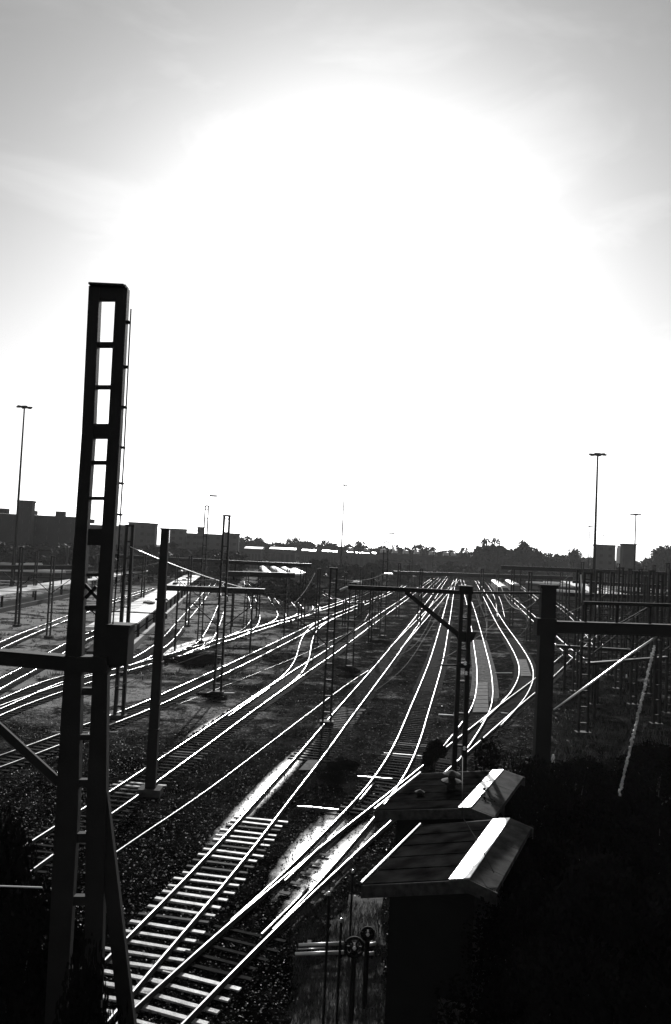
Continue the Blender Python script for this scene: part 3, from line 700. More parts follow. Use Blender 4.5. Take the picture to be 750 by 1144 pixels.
# pale slab and earth patches
def patch(pix, z, label, name='earth_patch', mname='bare_earth'):
    P = [gnd(*q) for q in pix]; b = MB(); n = len(P); c_ = sum(P, Vector()) / n
    pts = []
    for i in range(n):
        a, q_ = P[i], P[(i + 1) % n]
        for k in range(5):
            p = a.lerp(q_, k / 5); p = p + (c_ - p) * random.uniform(-.06, .14); pts.append(p)
    b.v = [(c_.x, c_.y, z + .03)] + [(p.x, p.y, z) for p in pts]
    for i in range(len(pts)): b.face((0, 1 + i, 1 + (i + 1) % len(pts)))
    me = bpy.data.meshes.new(name); me.from_pydata(b.v, [], b.f); me.materials.append(MAT[mname])
    o = bpy.data.objects.new(name, me); C.objects.link(o); o['kind'] = 'structure'; o['label'] = label
patch([(325, 1144), (345, 1075), (380, 1070), (432, 1075), (432, 1200), (310, 1200)], .012, 'rough grey earth beside the near hut')
patch([(390, 1000), (428, 1000), (430, 1056), (366, 1056), (368, 1030), (388, 1016)], .016, 'paler earth right below the hut eave')

# ------------------------------------------------------------------ platforms with canopies
def canopy(e0, e1, ww, zc, label, plabel, n, ts=0.0, roof_m='canopy_roof'):
    """e0,e1: pixel ends of the near foot line of the platform; roof over it"""
    A, B_ = gnd(*e0), gnd(*e1); d = (B_ - A).normalized(); s = Vector((-d.y, d.x, 0))
    b = MB(); Pz = 0.75
    b.hexa([A, B_, B_ + s * ww, A + s * ww] + [v + Vector((0, 0, Pz)) for v in (A, B_, B_ + s * ww, A + s * ww)])
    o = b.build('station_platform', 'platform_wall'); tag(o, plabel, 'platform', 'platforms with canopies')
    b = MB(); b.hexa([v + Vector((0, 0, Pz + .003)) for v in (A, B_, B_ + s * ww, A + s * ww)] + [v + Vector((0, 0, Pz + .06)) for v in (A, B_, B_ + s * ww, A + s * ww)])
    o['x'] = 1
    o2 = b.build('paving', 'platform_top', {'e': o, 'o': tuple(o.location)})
    del o['x']
    t = thing('platform_canopy', (A + B_) / 2 + s * ww / 2 + Vector((0, 0, Pz + .06)), label, 'canopy', 'long low platform canopies')
    b = MB(); r0, r1 = A + s * (-.3), B_ + s * (-.3); q0, q1 = A + s * (ww + .3), B_ + s * (ww + .3)
    m0, m1 = A + s * ww / 2, B_ + s * ww / 2
    Z = Vector((0, 0, 1))
    b.hexa([r0 + Z * (zc - .2), r1 + Z * (zc - .2), m1 + Z * (zc - .1), m0 + Z * (zc - .1), r0 + Z * zc, r1 + Z * zc, m1 + Z * (zc + .12), m0 + Z * (zc + .12)])
    b.hexa([m0 + Z * (zc - .1), m1 + Z * (zc - .1), q1 + Z * (zc - .2), q0 + Z * (zc - .2), m0 + Z * (zc + .12), m1 + Z * (zc + .12), q1 + Z * zc, q0 + Z * zc])
    b.build('roof', roof_m, t)
    for k in range(7):
        f = random.uniform(.05, .9); p = (A + s * ww * random.uniform(.25, .7)).lerp(B_ + s * ww * .5, f) + Z * (zc + .1)
        b = MB(); b.box(p, (1.0, random.uniform(1.2, 4), random.uniform(.4, .9)), math.atan2(-d.x, d.y)); b.build('roof_vent', 'dark_steel', t)
    pm = MB(); pm.bar((0, 0, 0), (0, 0, zc - Pz - .25), .3, .3)
    pme = None
    for k in range(n):
        f = (k + .5) / n; p = A.lerp(B_, f) + s * .5 + Z * (Pz + .06)
        if pme is None:
            pme = bpy.data.meshes.new('post'); pme.from_pydata(pm.v, [], pm.f); pme.materials.append(MAT['dark_steel'])
        o = bpy.data.objects.new('post', pme); C.objects.link(o); o.parent = t['e']; o.location = p - Vector(t['o'])
canopy((-30, 692), (186, 643), 4.5, 3.0, 'long white topped canopy at the far left, behind the big mast', 'far left platform under the long white canopy', 22)
canopy((140, 737), (228, 650), 4.0, 3.3, 'white topped canopy slanting away between the double legged mast and the solid post', 'platform slanting away behind the solid post', 20)
canopy((610, 651), (668, 681), 9.0, 4.2, 'right hand canopy with a white roof above pale posts', 'right hand platform beyond the portal leg', 18)
canopy((600, 642), (760, 652), 8.0, 3.6, 'thin distant canopy at the right behind the cluster of masts', 'distant narrow platform at the right', 20)

# ------------------------------------------------------------------ stabled trains: carriages with sunlit roofs
def carriage_proto():
    t = thing('railway_carriage', (0, 0, 0), 'x', 'railway carriage')
    Lc, wd = 24.0, 2.9
    b = MB(); b.box((0, 0, 2.1), (wd, Lc, 2.3)); body = b.build('body', 'train_paint', t)
    b = MB(); pr = [(-wd / 2 - .02, 3.27), (wd / 2 + .02, 3.27), (wd / 2 - .1, 3.6), (.8, 3.85), (0, 3.93), (-.8, 3.85), (-wd / 2 + .1, 3.6)]
    b.sweep([Vector((0, -Lc / 2, 0)), Vector((0, Lc / 2, 0))], pr); b.build('roof', 'train_roof', t)
    for sx in (-1, 1):
        b = MB(); b.box((sx * (wd / 2 + .006), 0, 2.55), (.02, Lc - 3, .8)); b.build('window_band', 'far_glass', t)
    for sy in (-1, 1):
        b = MB(); b.box((0, sy * 8.5, .62), (2.3, 3.4, .6)); 
        b.build('bogie', 'dark_steel', t)
    return t['e']
cp = carriage_proto(); first = True
def put_train(px, py, px2, py2, n, label, gap=25.0):
    global first
    A, B_ = gnd(px, py), gnd(px2, py2); d = (B_ - A).normalized(); a = math.atan2(-d.x, d.y)
    for k in range(n):
        o = cp if first else copy_tree(cp); first = False
        o.location = A + d * (gap * k + 12); o.rotation_euler = (0, 0, a)
        o['label'] = label + (', nearest car' if k == 0 else ', following cars'); o['group'] = 'stabled carriages: ' + label[:40]
put_train(300, 652, 288, 636, 4, 'pale roofed train left in the row of white roofs above the tree clump')
put_train(318, 652, 298, 636, 4, 'pale roofed train second in the row of white roofs')
put_train(334, 653, 308, 637, 4, 'pale roofed train third in the row of white roofs')
put_train(347, 656, 318, 638, 4, 'pale roofed train at the right end of the row of white roofs')
put_train(562, 668, 541, 646, 3, 'train with a wide white roof just right of the curved track')
put_train(576, 664, 552, 645, 3, 'train with white roof left of the right canopy')
put_train(546, 652, 532, 641, 2, 'far short train before the curved track vanishes')
put_train(398, 664, 415, 645, 3, 'train half hidden behind the left end of the boom')
put_train(378, 662, 400, 640, 3, 'dim train behind the dark trees left of the boom')
for k, (px, lab) in enumerate(((500, 'first'), (514, 'second'), (527, 'third'), (604, 'fourth'))):
    put_train(px, 642 + (px > 600) * 4, px - 3, 636 + (px > 600) * 4, 1, 'small far carriage, %s from left in the row below the bridge' % lab)

for k, px in enumerate((503, 510, 521, 536, 545, 554, 566, 573, 580, 588)):
    q_ = dep(px, 640, 500 - k * 3); o = copy_tree(cp); o.location = (q_.x, q_.y - 24, 0); o.rotation_euler = (0, 0, -math.atan2(q_.x, q_.y) + .25)
    o['label'] = 'pale roofed carriage in the row standing across the yard before the bridge'; o['group'] = 'row of carriages before the bridge'
for k, (px, Y_, a_) in enumerate(((622, 330, 1.1), (640, 345, 1.15), (664, 300, 1.2), (684, 320, 1.2), (704, 290, 1.25), (724, 310, 1.3), (606, 400, 1.0), (655, 250, 1.2), (690, 240, 1.25), (20, 215, -1.0), (45, 230, -1.0), (8, 260, -1.1), (70, 280, -1.1), (150, 300, -.9), (205, 310, -.8), (228, 280, -.6), (395, 330, -.3), (405, 290, .3), (445, 360, .5), (372, 300, .6))):
    q_ = dep(px, 640, Y_); o = copy_tree(cp); o.location = (q_.x, q_.y, 0); o.rotation_euler = (0, 0, a_)
    side = 'right' if px > 600 else ('left' if px < 260 else 'middle')
    o['label'] = 'carriage with sunlit roof, one of those parked askew at the far %s of the yard' % side; o['group'] = 'carriages at the far ' + side

# ------------------------------------------------------------------ road bridge and embankment closing the yard
YB = 520.0
A, B_ = Vector((-70, YB - 20, 0)), Vector((330, YB + 20, 0))
d = (B_ - A).normalized(); s = Vector((-d.y, d.x, 0))
t = thing('road_bridge', (A + B_) / 2, 'long low dark road bridge crossing the whole far end of the yard', 'bridge')
b = MB(); b.bar(A + Vector((0, 0, 10.6)), B_ + Vector((0, 0, 10.6)), 10, 1.6); b.build('deck', 'far_brick', t)
for k in (-1, 1):
    b = MB(); b.bar(A + s * 5 * k + Vector((0, 0, 11.8)), B_ + s * 5 * k + Vector((0, 0, 11.8)), .3, .8); b.build('parapet', 'far_brick', t)
for i in range(17):
    p = A.lerp(B_, (i + .5) / 17); b = MB(); b.box((p.x, p.y, 4.9), (2.0, 7, 9.8), math.atan2(d.y, d.x)); b.build('pier', 'far_brick', t)
# lorries made up for bright dots on the deck, covers arched to catch highlights
def van_proto():
    t = thing('bright_dot_lorry', (0, 0, 0), 'x', 'lorry')
    b = MB(); b.box((-.0, 0, 1.3), (3.4, 2.4, .7)); b.build('body', 'far_render', t)
    b = MB(); prof = [(1.25 * math.cos(a), 1.65 + 2.1 * math.sin(a)) for a in [math.pi * k / 10 for k in range(11)]]
    b.sweep([Vector((-1.7, 0, 0)), Vector((1.7, 0, 0))], prof); b.build('arched_cover', 'ridge_metal', t, True)
    b = MB(); b.hexa([(1.75, -1.1, .6), (3.4, -1.1, .6), (3.4, 1.1, .6), (1.75, 1.1, .6), (1.75, -1.0, 2.4), (2.9, -1.0, 2.4), (2.9, 1.0, 2.4), (1.75, 1.0, 2.4)]); b.build('cab', 'train_paint', t)
    for x in (-1.2, 2.6):
        for y in (-1.0, 1.0):
            b = MB(); b.tube([(x, y - .12, .45), (x, y + .12, .45)], .45, 12); b.build('wheel', 'dark_steel', t)
    return t['e']
vp = van_proto()
VAN = [(427, ''), (440, ''), (452, ''), (464, ''), (481, ''), (497, ''), (505, ''), (528, ''), (600, ''), (604, ''), (409, ''), (391, '')]
for k, (px, _) in enumerate(VAN):
    o = vp if k == 0 else copy_tree(vp)
    p = dep(px, 620, YB); f = (p.x - A.x) / (B_.x - A.x); q = A.lerp(B_, f)
    o.location = (q.x, q.y + 0, 11.42); o.rotation_euler = (0, 0, math.atan2(d.y, d.x)); sc_ = 1.0; o.scale = (sc_,) * 3
    o['label'] = 'tiny made-up lorry shaped as a bright dot on the far road bridge'; o['group'] = 'lorries added as bright dots on the far bridge'

# ------------------------------------------------------------------ buildings on the skyline
def building(px0, px1, ytop, Y, depth, label, mname='far_brick', extra=None, flat=True, floors=None):
    a, c_ = dep(px0, ytop, Y), dep(px1, ytop, Y); h = (a.z + c_.z) / 2; wd = c_.x - a.x
    depth *= .3
    t = thing('apartment_block' if wd > 12 else 'tower_block', ((a.x + c_.x) / 2, Y + depth / 2, 0), label, 'building', 'blocks on the skyline')
    b = MB(); b.box(((a.x + c_.x) / 2, Y + depth / 2, h / 2), (wd, depth, h)); b.build('wall', mname, t)
    b = MB(); b.box(((a.x + c_.x) / 2, Y + depth / 2, h + .35), (wd + .6, depth + .6, .7)); rf = b.build('roof', mname, t)
    if wd > 12:
        b = MB()
        for k in range(int(wd / 14) + 1):
            x = a.x + wd * (k + .5) / (int(wd / 14) + 1) + random.uniform(-2, 2); b.box((x, Y + depth / 2, h + 1.4 + random.random()), (random.uniform(2, 4.5), 3, 1.6 + random.random()))
        b.build('roof_housing', mname, sub(rf, t))
    nf = max(2, int(h / 3.2)); nc = min(12, max(2, int(wd / 4.5)))
    wm = None
    cnt = 0
    for i in range(nf):
        for j in range(nc):
            if cnt >= 70: break
            if wm is None:
                q = MB(); q.box((0, 0, 0), (1.8, .16, 1.5)); wm = bpy.data.meshes.new('window'); wm.from_pydata(q.v, [], q.f); wm.materials.append(MAT['far_glass'])
            o = bpy.data.objects.new('window', wm); C.objects.link(o); o.parent = t['e']; cnt += 1
            o.location = Vector((a.x + wd * (j + .5) / nc, Y - .03, h * (i + .6) / nf)) - Vector(t['o'])
    return t, h
building(-20, 84, 577, 330, 25, 'long dark block at the far left edge behind the lamp mast')
building(20, 36, 561, 322, 12, 'dark square tower on the far left block, at the foot of the left lamp mast')
building(84, 130, 588, 380, 20, 'low block seen between the legs of the big mast')
building(144, 165, 585, 420, 20, 'grey block right of the double legged mast', 'far_render')
building(165, 174, 586, 415, 18, 'narrow end wing attached right of the grey block', 'far_render')
building(133, 145, 588, 425, 18, 'block peeping out behind the top of the double legged mast', 'far_render')
building(190, 207, 592, 450, 20, 'block right behind the solid post top', 'far_render')
building(207, 222, 597, 460, 20, 'low block between solid post and slender lattice mast', 'far_render')
building(221, 227, 590, 455, 10, 'little tower by the slender lattice mast', 'far_render')
building(227, 250, 598, 465, 20, 'low block behind the open topped lattice mast', 'far_render')
building(250, 267, 597, 450, 18, 'block right of the open topped lattice mast', 'far_render')
building(667, 687, 610, 430, 20, 'square grey block on the right skyline', 'far_render')
building(697, 711, 609, 400, 16, 'dark tower block right of the grey one')
t = thing('silo_frame', dep(691, 625, 415) * 1, 'pale silo in an open frame between the two right blocks', 'silo')
t['e'].location.z = 0; t['o'] = tuple(t['e'].location)
p = Vector(t['o']); hz = dep(691, 610, 415).z
b = MB(); b.lathe(p, [(.8, hz * .5), (1.1, hz * .62), (1.1, hz * .92), (.6, hz * .99)], 12); b.build('tank', 'white_paint', t)
b = MB()
for sx in (-1.9, 1.9): b.bar(p + Vector((sx, 0, 0)), p + Vector((sx, 0, hz)), .4, .4)
b.bar(p + Vector((-1.9, 0, hz)), p + Vector((1.9, 0, hz)), .4, .4); b.build('frame', 'dark_steel', t)

# sheds lining the far side of the yard, below the trees
for i, (px0, px1, ytop, Y, lab) in enumerate(((274, 292, 613, 480, 'low shed with bright roof edge at the left end of the far tree line'), (302, 330, 613.5, 520, 'low hall with bright roof edge left of the slender lamp mast'), (338, 352, 616, 500, 'small hall with bright roof just left of the slender lamp mast'), (361, 376, 617, 520, 'small hall with bright roof touching the slender lamp mast'), (389, 420, 618, 520, 'low hall with bright roof right of the slender lamp mast'), (120, 180, 612, 330, 'low dark shed behind the double legged mast'), (190, 262, 616, 340, 'low shed row behind the two left lattice masts'), (-20, 70, 612, 280, 'dark goods shed at the left edge'))):
    a, c_ = dep(px0, ytop, Y), dep(px1, ytop, Y)
    t = thing('goods_shed', ((a.x + c_.x) / 2, Y + 9, 0), lab, 'shed', 'sheds at the far side of the yard')
    h = min(a.z, c_.z); wd = c_.x - a.x; xm = (a.x + c_.x) / 2
    b = MB(); b.box((xm, Y + 9, h / 2), (wd, 18, h)); b.build('wall', 'far_brick', t)
    b = MB(); b.hexa([(a.x - .5, Y - .8, h + .01), (c_.x + .5, Y - .8, h + .01), (c_.x + .5, Y + 19, h + .01), (a.x - .5, Y + 19, h + .01), (a.x - .5, Y - .8, h + .35), (c_.x + .5, Y - .8, h + .35), (c_.x + .5, Y + 9, h + 1.4), (a.x - .5, Y + 9, h + 1.4)][:8])
    b.build('roof', 'train_roof' if i < 5 else 'roof_felt', t)
    for k in range(5):
        b = MB(); x = a.x + wd * (k + .5) / 5; b.box((x, Y - .02, h * .4), (min(4, wd / 9), .1, h * .7)); b.build('gate', 'dark_steel', t)

# ------------------------------------------------------------------ trees
def crown_mesh(name, rx, ry, rz_, n, leaf, lobes, mname, seed, cz=0.0):
    rnd = random.Random(seed); v = []; f = []
    L_ = []
    for _ in range(lobes):
        while True:
            p = Vector((rnd.uniform(-1, 1), rnd.uniform(-1, 1), rnd.uniform(-.9, 1)))
            if .25 < p.length < .8: break
        L_.append((p, rnd.uniform(.28, .5)))
    for _ in range(n):
        c_, r_ = L_[rnd.randrange(lobes)]
        d_ = Vector((rnd.gauss(0, 1), rnd.gauss(0, 1), rnd.gauss(0, 1))).normalized() * r_ * rnd.uniform(.45, 1.08)
        p = c_ + d_; q = Vector((p.x * rx, p.y * ry, p.z * rz_ + cz))
        a = Vector((rnd.gauss(0, 1), rnd.gauss(0, 1), rnd.gauss(0, 1))).normalized(); b_ = a.orthogonal().normalized()
        s_ = leaf * rnd.uniform(.6, 1.4); o = len(v)
        v += [tuple(q - a * s_), tuple(q + b_ * s_ * .55), tuple(q + a * s_), tuple(q - b_ * s_ * .55)]
        f.append((o, o + 1, o + 2, o + 3))
    me = bpy.data.meshes.new(name); me.from_pydata(v, [], f); me.materials.append(MAT[mname]); return me, L_
def tree_proto(h, cw, trunk_h, leaf, n, mname, label, seed, name='tree', core=True):
    t = thing(name, (0, 0, 0), label, 'tree'); rnd = random.Random(seed)
    ch = (h - trunk_h) / 2
    me, L_ = crown_mesh('crown', cw / 2, cw / 2, ch, n, leaf, 12, mname, seed, trunk_h + ch)
    o = bpy.data.objects.new('crown', me); C.objects.link(o); o.parent = t['e']
    b = MB(); b.tube([(0, 0, 0), (0.02 * h, 0, trunk_h), (0, .03 * h, h * .75)], h * .028, 8, 0, h * .008)
    for c_, r_ in L_[:6]:
        b.tube([(0.01 * h, 0, trunk_h * .8 + rnd.random() * ch * .5), (c_.x * cw / 2 * .8, c_.y * cw / 2 * .8, c_.z * ch + trunk_h + ch)], h * .012, 5, 0, h * .004)
    b.build('trunk', 'bark', t)
    return t['e']
random.seed(5)
fp = [tree_proto(14, 13, 2.0, .75, 1500, 'leaf_far', 'x', 100 + k, 'far_tree') for k in range(4)]
used = set()
def far_tree(px, ytop, Y, label, group, wide=1.0):
    k = random.randrange(4)
    o = fp[k] if k not in used else copy_tree(fp[k]); used.add(k)
    p = dep(px, ytop, Y); s_ = p.z / 13.2
    o.location = (p.x, Y, 0); o.scale = (s_ * wide, s_ * wide, s_); o.rotation_euler = (0, 0, random.uniform(0, 6.28))
    o['label'] = label; o['group'] = group
hy = lambda x: 616 + .047 * (x - 375)
x = 268.0
while x < 760:
    yt = hy(x) - random.uniform(5.5, 9) - (2 if x < 350 else 0)
    far_tree(x, yt, random.uniform(540, 620), 'rounded tree in the unbroken tree line along the horizon', 'far tree line', random.uniform(.9, 1.25))
    x += random.uniform(6, 9)
for px, yt, lab in ((541, 607, 'taller round tree at the left of the clump right of centre skyline'), (551, 606, 'tall tree in the middle of the clump right of centre skyline'), (560, 608, 'tall tree at the right end of the clump right of centre skyline'), (583, 609, 'left tree of the second tall pair on the skyline'), (592, 606, 'right and taller tree of the second tall pair on the skyline'), (745, 611, 'tallest tree at the right edge of the skyline'), (733, 614, 'tree just left of the right edge on the skyline'), (643, 614, 'slightly raised tree left of the tall right lamp mast')):
    far_tree(px, yt, 500, lab, 'tall skyline trees', .75)
x = -15.0
while x < 268:      # dark trees in front of the left blocks
    if True:
        far_tree(x, hy(x) + random.uniform(3, 9), random.uniform(250, 330), 'dark tree in the low band below the left blocks', 'low trees below the left blocks', 1.3)
    x += random.uniform(8, 13)
x = 425.0
while x < 760:
    far_tree(x, hy(x) + random.uniform(8, 14), random.uniform(350, 420) if x > 600 else random.uniform(350, 420), 'low dark tree in the band across the far end of the yard', 'low trees at the far end', 1.3)
    x += random.uniform(10, 16)
for px, yt, Y, wd_, lab in ((354, 622, 260, .8, 'big dark round tree behind the lattice mast at the centre left'), (376, 630, 240, 1.0, 'dark tree right of the big round one'), (397, 628, 260, 1.0, 'dark tree behind the boom tip'), (413, 630, 270, 1.0, 'last dark tree of the central clump'),
        (292, 645, 190, 1.5, 'bushy dark tree left in the clump above the siding fingers'), (306, 644, 185, 1.6, 'bushy dark tree second in the clump above the siding fingers'), (321, 646, 180, 1.6, 'bushy dark tree third in the clump above the siding fingers'), (334, 648, 175, 1.5, 'bushy dark tree right in the clump above the siding fingers'), (346, 652, 172, 1.2, 'low bush closing the right end of the clump above the fingers'),
        (262, 640, 220, 1.0, 'dark bush behind the open topped lattice mast'), (448, 634, 300, 1.2, 'dark bush above the boom right of the floodlight mast')):
    far_tree(px, yt, Y, lab, 'dark trees inside the yard', wd_)
# near shrubs, right bank
np_ = [tree_proto(4.5, 5.0, .4, .085, 15000, 'leaf', 'x', 40 + k, 'shrub') for k in range(3)]
nused = set()
def shrub(px, ytop, Y, wide, label):
    k = random.randrange(3)
    o = np_[k] if k not in nused else copy_tree(np_[k]); nused.add(k)
    p = dep(px, ytop, Y); s_ = max(.15, p.z / 4.3)
    o.location = (p.x, Y, 0); o.scale = (wide / 5.0, wide / 5.0, s_); o.rotation_euler = (0, 0, random.uniform(0, 6.28))
    o['label'] = label; o['group'] = 'dark shrubs beside the tracks'; o['category'] = 'shrub'
for args in ((610, 930, 23, 3.6, 'dark shrub pressing against the right side of the near hut roof'), (592, 1005, 18.5, 3.4, 'dark shrub right beside the near hut wall'), (650, 905, 25, 4.2, 'dark shrub behind the one touching the hut'), (690, 915, 24, 4.4, 'dark shrub below the lower end of the chain'),
             (740, 900, 25, 4.4, 'dark shrub at the right edge halfway down'), (640, 980, 19, 4.2, 'dark shrub in the lower right, left of its middle'), (700, 985, 18.5, 4.4, 'dark shrub in the lower right, right of its middle'), (755, 975, 18, 4.2, 'dark shrub cut by the lower right edge'),
             (600, 862, 31, 3.4, 'dark shrub at the foot of the broad portal leg'), (572, 1075, 16, 3.2, 'lowest dark shrub next to the near hut corner'), (625, 1070, 15.5, 3.6, 'lowest dark shrub right of the hut'), (680, 1075, 15.2, 3.6, 'lowest dark shrub below the chain'), (738, 1070, 15, 3.6, 'lowest dark shrub in the right corner'),
             (645, 850, 37, 4.2, 'dark shrub above the row, behind the portal leg'), (735, 830, 40, 5.5, 'tall dark shrub at the right edge above the chain end'), (690, 862, 34, 4.0, 'low dark shrub under the guy rod')):
    shrub(*args)
for args in ((15, 1015, 14.5, 3.2, 'shrub added to blacken the lower left corner'), (62, 1035, 14.2, 2.6, 'shrub added as dark mass round the left foot of the big mast'), (100, 1085, 12.2, 1.6, 'low shrub added as dark fill between the legs of the big mast'), (-20, 900, 17, 3.0, 'tall shrub added as dark mass, cut by the left edge')):  # shrubs added only to fill the lower left with black
    shrub(*args)
for args in ((385, 850, 47, 2.0, 'small dark bush right of the centre track'), (372, 870, 44, 1.8, 'small dark bush beside the long glint'), (486, 826, 46, 1.6, 'dark bush behind the far hut roof'), (214, 735, 88, 6.0, 'dark bush left of the open topped lattice mast'), (237, 775, 66, 3.0, 'dark bush at the foot of the open topped lattice mast'), (225, 740, 86, 6.0, 'second dark bush left of the open topped lattice mast'), (425, 715, 112, 3, 'dark bush at the foot of the floodlight mast'), (390, 745, 84, 3.0, 'bush at the foot of the mast with splayed feet')):
    shrub(*args)
# sparse saplings whose branches shade the hut roofs
sp_ = tree_proto(5.8, 3.6, 1.6, .10, 900, 'leaf', 'leafy sapling right behind the far hut, shading its roof', 77, 'sapling')
sp_.location = (6.4, 31.2, 0); sp_['group'] = 'saplings by the huts'
o = copy_tree(sp_); o.location = (5.6, 26.2, 0); o.rotation_euler = (0, 0, 2.1); o.scale = (.8, .8, .93); o['label'] = 'leafy sapling squeezed beside the right edges of both huts'
# grass and weeds
def weeds(n, cond, label, hmax, mname='leaf'):
    b = MB()
    for _ in range(n):
        px, py = cond(); p = gnd(px, py); a = random.uniform(0, 6.28); h = random.uniform(.08, hmax); d_ = Vector((math.cos(a), math.sin(a), 0)) * h * .25
        for k in range(4):
            q = p + Vector((random.uniform(-.2, .2), random.uniform(-.2, .2), 0)); l_ = Vector((random.uniform(-.5, .5) * h, random.uniform(-.5, .5) * h, h)); o = len(b.v)
            b.v += [tuple(q - d_ * .3), tuple(q + d_ * .3), tuple(q + l_)]; b.face((o, o + 1, o + 2))
    o = b.build('weeds', mname); tag(o, label, None, None, 'stuff')
mat('dry_weed', 0.07, .7, 0, .5, 1.0)
weeds(1500, lambda: (random.uniform(612, 750), random.uniform(725, 850)), 'pale dry weeds on the right bank below the thick beam', .5, 'dry_weed')
weeds(1500, lambda: (random.uniform(560, 750), random.uniform(840, 1000)), 'dark weeds on the right bank', .5)
weeds(2500, lambda: (random.uniform(180, 520), random.uniform(700, 900)), 'sparse weeds between the middle tracks', .22, 'dry_weed')
weeds(2500, lambda: (random.uniform(330, 432), random.uniform(1010, 1144)), 'weeds round the pale pipes left of the near hut', .2, 'dry_weed')
weeds(2500, lambda: (random.uniform(0, 330), random.uniform(650, 760)), 'low tufts on the pale ground among the left sidings', .45)

# white pegs made up for shining flecks on the bank, plus a pale cabinet
for px, py, lab in ((681, 757, 'little white peg added as a shining fleck below the guy rod, left one'), (700, 757, 'little white peg added as a shining fleck below the guy rod, right one'), (618, 852, 'white peg added as a shining fleck right of the portal leg'), (658, 862, 'tallest white peg added as a shining fleck on the dark right bank'), (688, 866, 'white peg added as a shining fleck near the lower end of the chain'), (403, 686, 'pale cabinet beside the bright track under the boom tip'), (450, 1030, '')):
    if not lab: continue
    p = gnd(px, py); hh = .5 if py > 800 else .35
    if py < 700: hh = 2.2
    b = MB(); b.lathe(p, [(.16 * hh * 1.6, 0), (.14 * hh * 1.6, hh * .6), (.05, hh)], 8) if py > 700 else b.box(p + Vector((0, 0, 1.1)), (1.4, .9, 2.2))
    if py < 700: b.box(p + Vector((0, 0, 2.25)), (1.6, 1.1, .12))
    o = b.build('fleck_peg' if py > 700 else 'relay_cabinet', 'white_paint' if py > 700 else 'panel_concrete'); tag(o, lab, 'marker' if py > 700 else 'cabinet')

# ------------------------------------------------------------------ portals and wires of the yard
def beam(px0, py0, px1, py1, Y, th, label, Y1=None, posts=()):
    a, c_ = dep(px0, py0, Y), dep(px1, py1, Y1 or Y)
    t = thing('catenary_portal', ((a.x + c_.x) / 2, (a.y + c_.y) / 2, 0), label, 'catenary portal', 'portal beams across the yard')
    b = MB(); b.bar(a, c_, .4, th); b.build('beam', 'dark_steel', t)
    b = MB(); b.bar(a + Vector((0, 0, th / 2 + .02)), c_ + Vector((0, 0, th / 2 + .02)), .44, .04); b.build('top_flange', 'dull_rail', t)
    n = 3
    for k, f in enumerate((.12, .88)):
        p = a.lerp(c_, f); b = MB(); b.bar((p.x, p.y, 0), (p.x, p.y, p.z - th / 2), .2, .2); b.build('post', 'dark_steel', t)
    return t
beam(252, 628, 348, 632, 128, .55, 'topmost thin portal beam right of the open topped mast')
beam(252, 641, 330, 643, 118, .7, 'second portal beam across the white roofs')
beam(186, 657, 296, 661, 96, .6, 'lowest left portal beam across both lattice masts')
beam(-20, 634, 82, 634, 170, .9, 'far left portal beam below the dark goods shed')
beam(120, 621, 262, 628, 200, .8, 'far portal beam behind the solid post')
beam(440, 640, 640, 646, 230, 1.0, 'far portal beam over the centre tracks')
beam(560, 634, 745, 641, 190, .9, 'far portal beam above the right canopy')
beam(630, 664, 750, 668, 110, .5, 'portal beam in the right cluster of masts')
beam(640, 650, 742, 655, 140, .45, 'thin portal beam in the right cluster above the upper rail')
beam(622, 722, 705, 727, 78, .25, 'lowest thin portal beam in the right cluster under the thick beam')
beam(655, 742, 745, 735, 66, .2, 'slanting thin portal beam low in the right cluster')
def wire(p0, p1, sag, r, label, m_='wire', n=14):
    pts = [p0.lerp(p1, k / n) - Vector((0, 0, sag * 4 * (k / n) * (1 - k / n))) for k in range(n + 1)]
    b = MB(); b.tube(pts, r, 5); o = b.build('overhead_wire', m_, None, True); tag(o, label, 'wire', 'overhead wires')
wire(dep(146, 611, 57), dep(270, 656, 80), .2, .03, 'bright wire slanting down right from the double legged mast', 'bright_wire')
wire(dep(255, 645, 69), dep(146, 640, 57), .4, .03, 'wire between double legged mast and open topped mast')
wire(dep(255, 660, 69), dep(368, 655, 59), .9, .025, 'sagging wire from the open topped mast to the centre left mast')
wire(dep(320, 680, 62), dep(352, 640, 100), .6, .02, 'short curved wire below the dark clump', 'wire')
wire(dep(510, 690, 34), dep(555, 655, 120), .5, .02, 'wire rising right from the centre mast collar')
wire(dep(491, 738, 34), dep(562, 688, 60), .2, .02, 'thin wire climbing right from the small bracket')
wire(dep(604, 668, 34), dep(560, 655, 60), 1.0, .03, 'short sagging wire left of the portal leg')
wire(dep(240, 835, 40), dep(500, 740, 55), .1, .012, 'thin wire crossing above the centre track')
for k, (a_, b2) in enumerate((((540, 690, 45), (640, 640, 150)), ((620, 690, 50), (700, 645, 140)), ((640, 720, 45), (745, 660, 80)), ((655, 652, 59), (745, 655, 70)), ((20, 640, 80), (180, 628, 150)), ((-10, 660, 70), (150, 645, 100)), ((430, 640, 120), (365, 645, 59)), ((430, 625, 122), (560, 632, 200)))):
    wire(dep(*a_), dep(*b2), .6, .025, ['wire above the curved track', 'wire through the right cluster, upper', 'wire through the right cluster, lower', 'level wire on the right', 'upper wire over the left platform', 'lower wire over the left platform', 'wire left of the floodlight mast', 'far wire above the centre'][k])
# Y shaped stay at right
rod([dep(649, 642, 60), dep(651, 678, 60)], .05, 'bright_wire', 'stay_rod', 'pale upright stay above the thick beam, left end', 'stay')

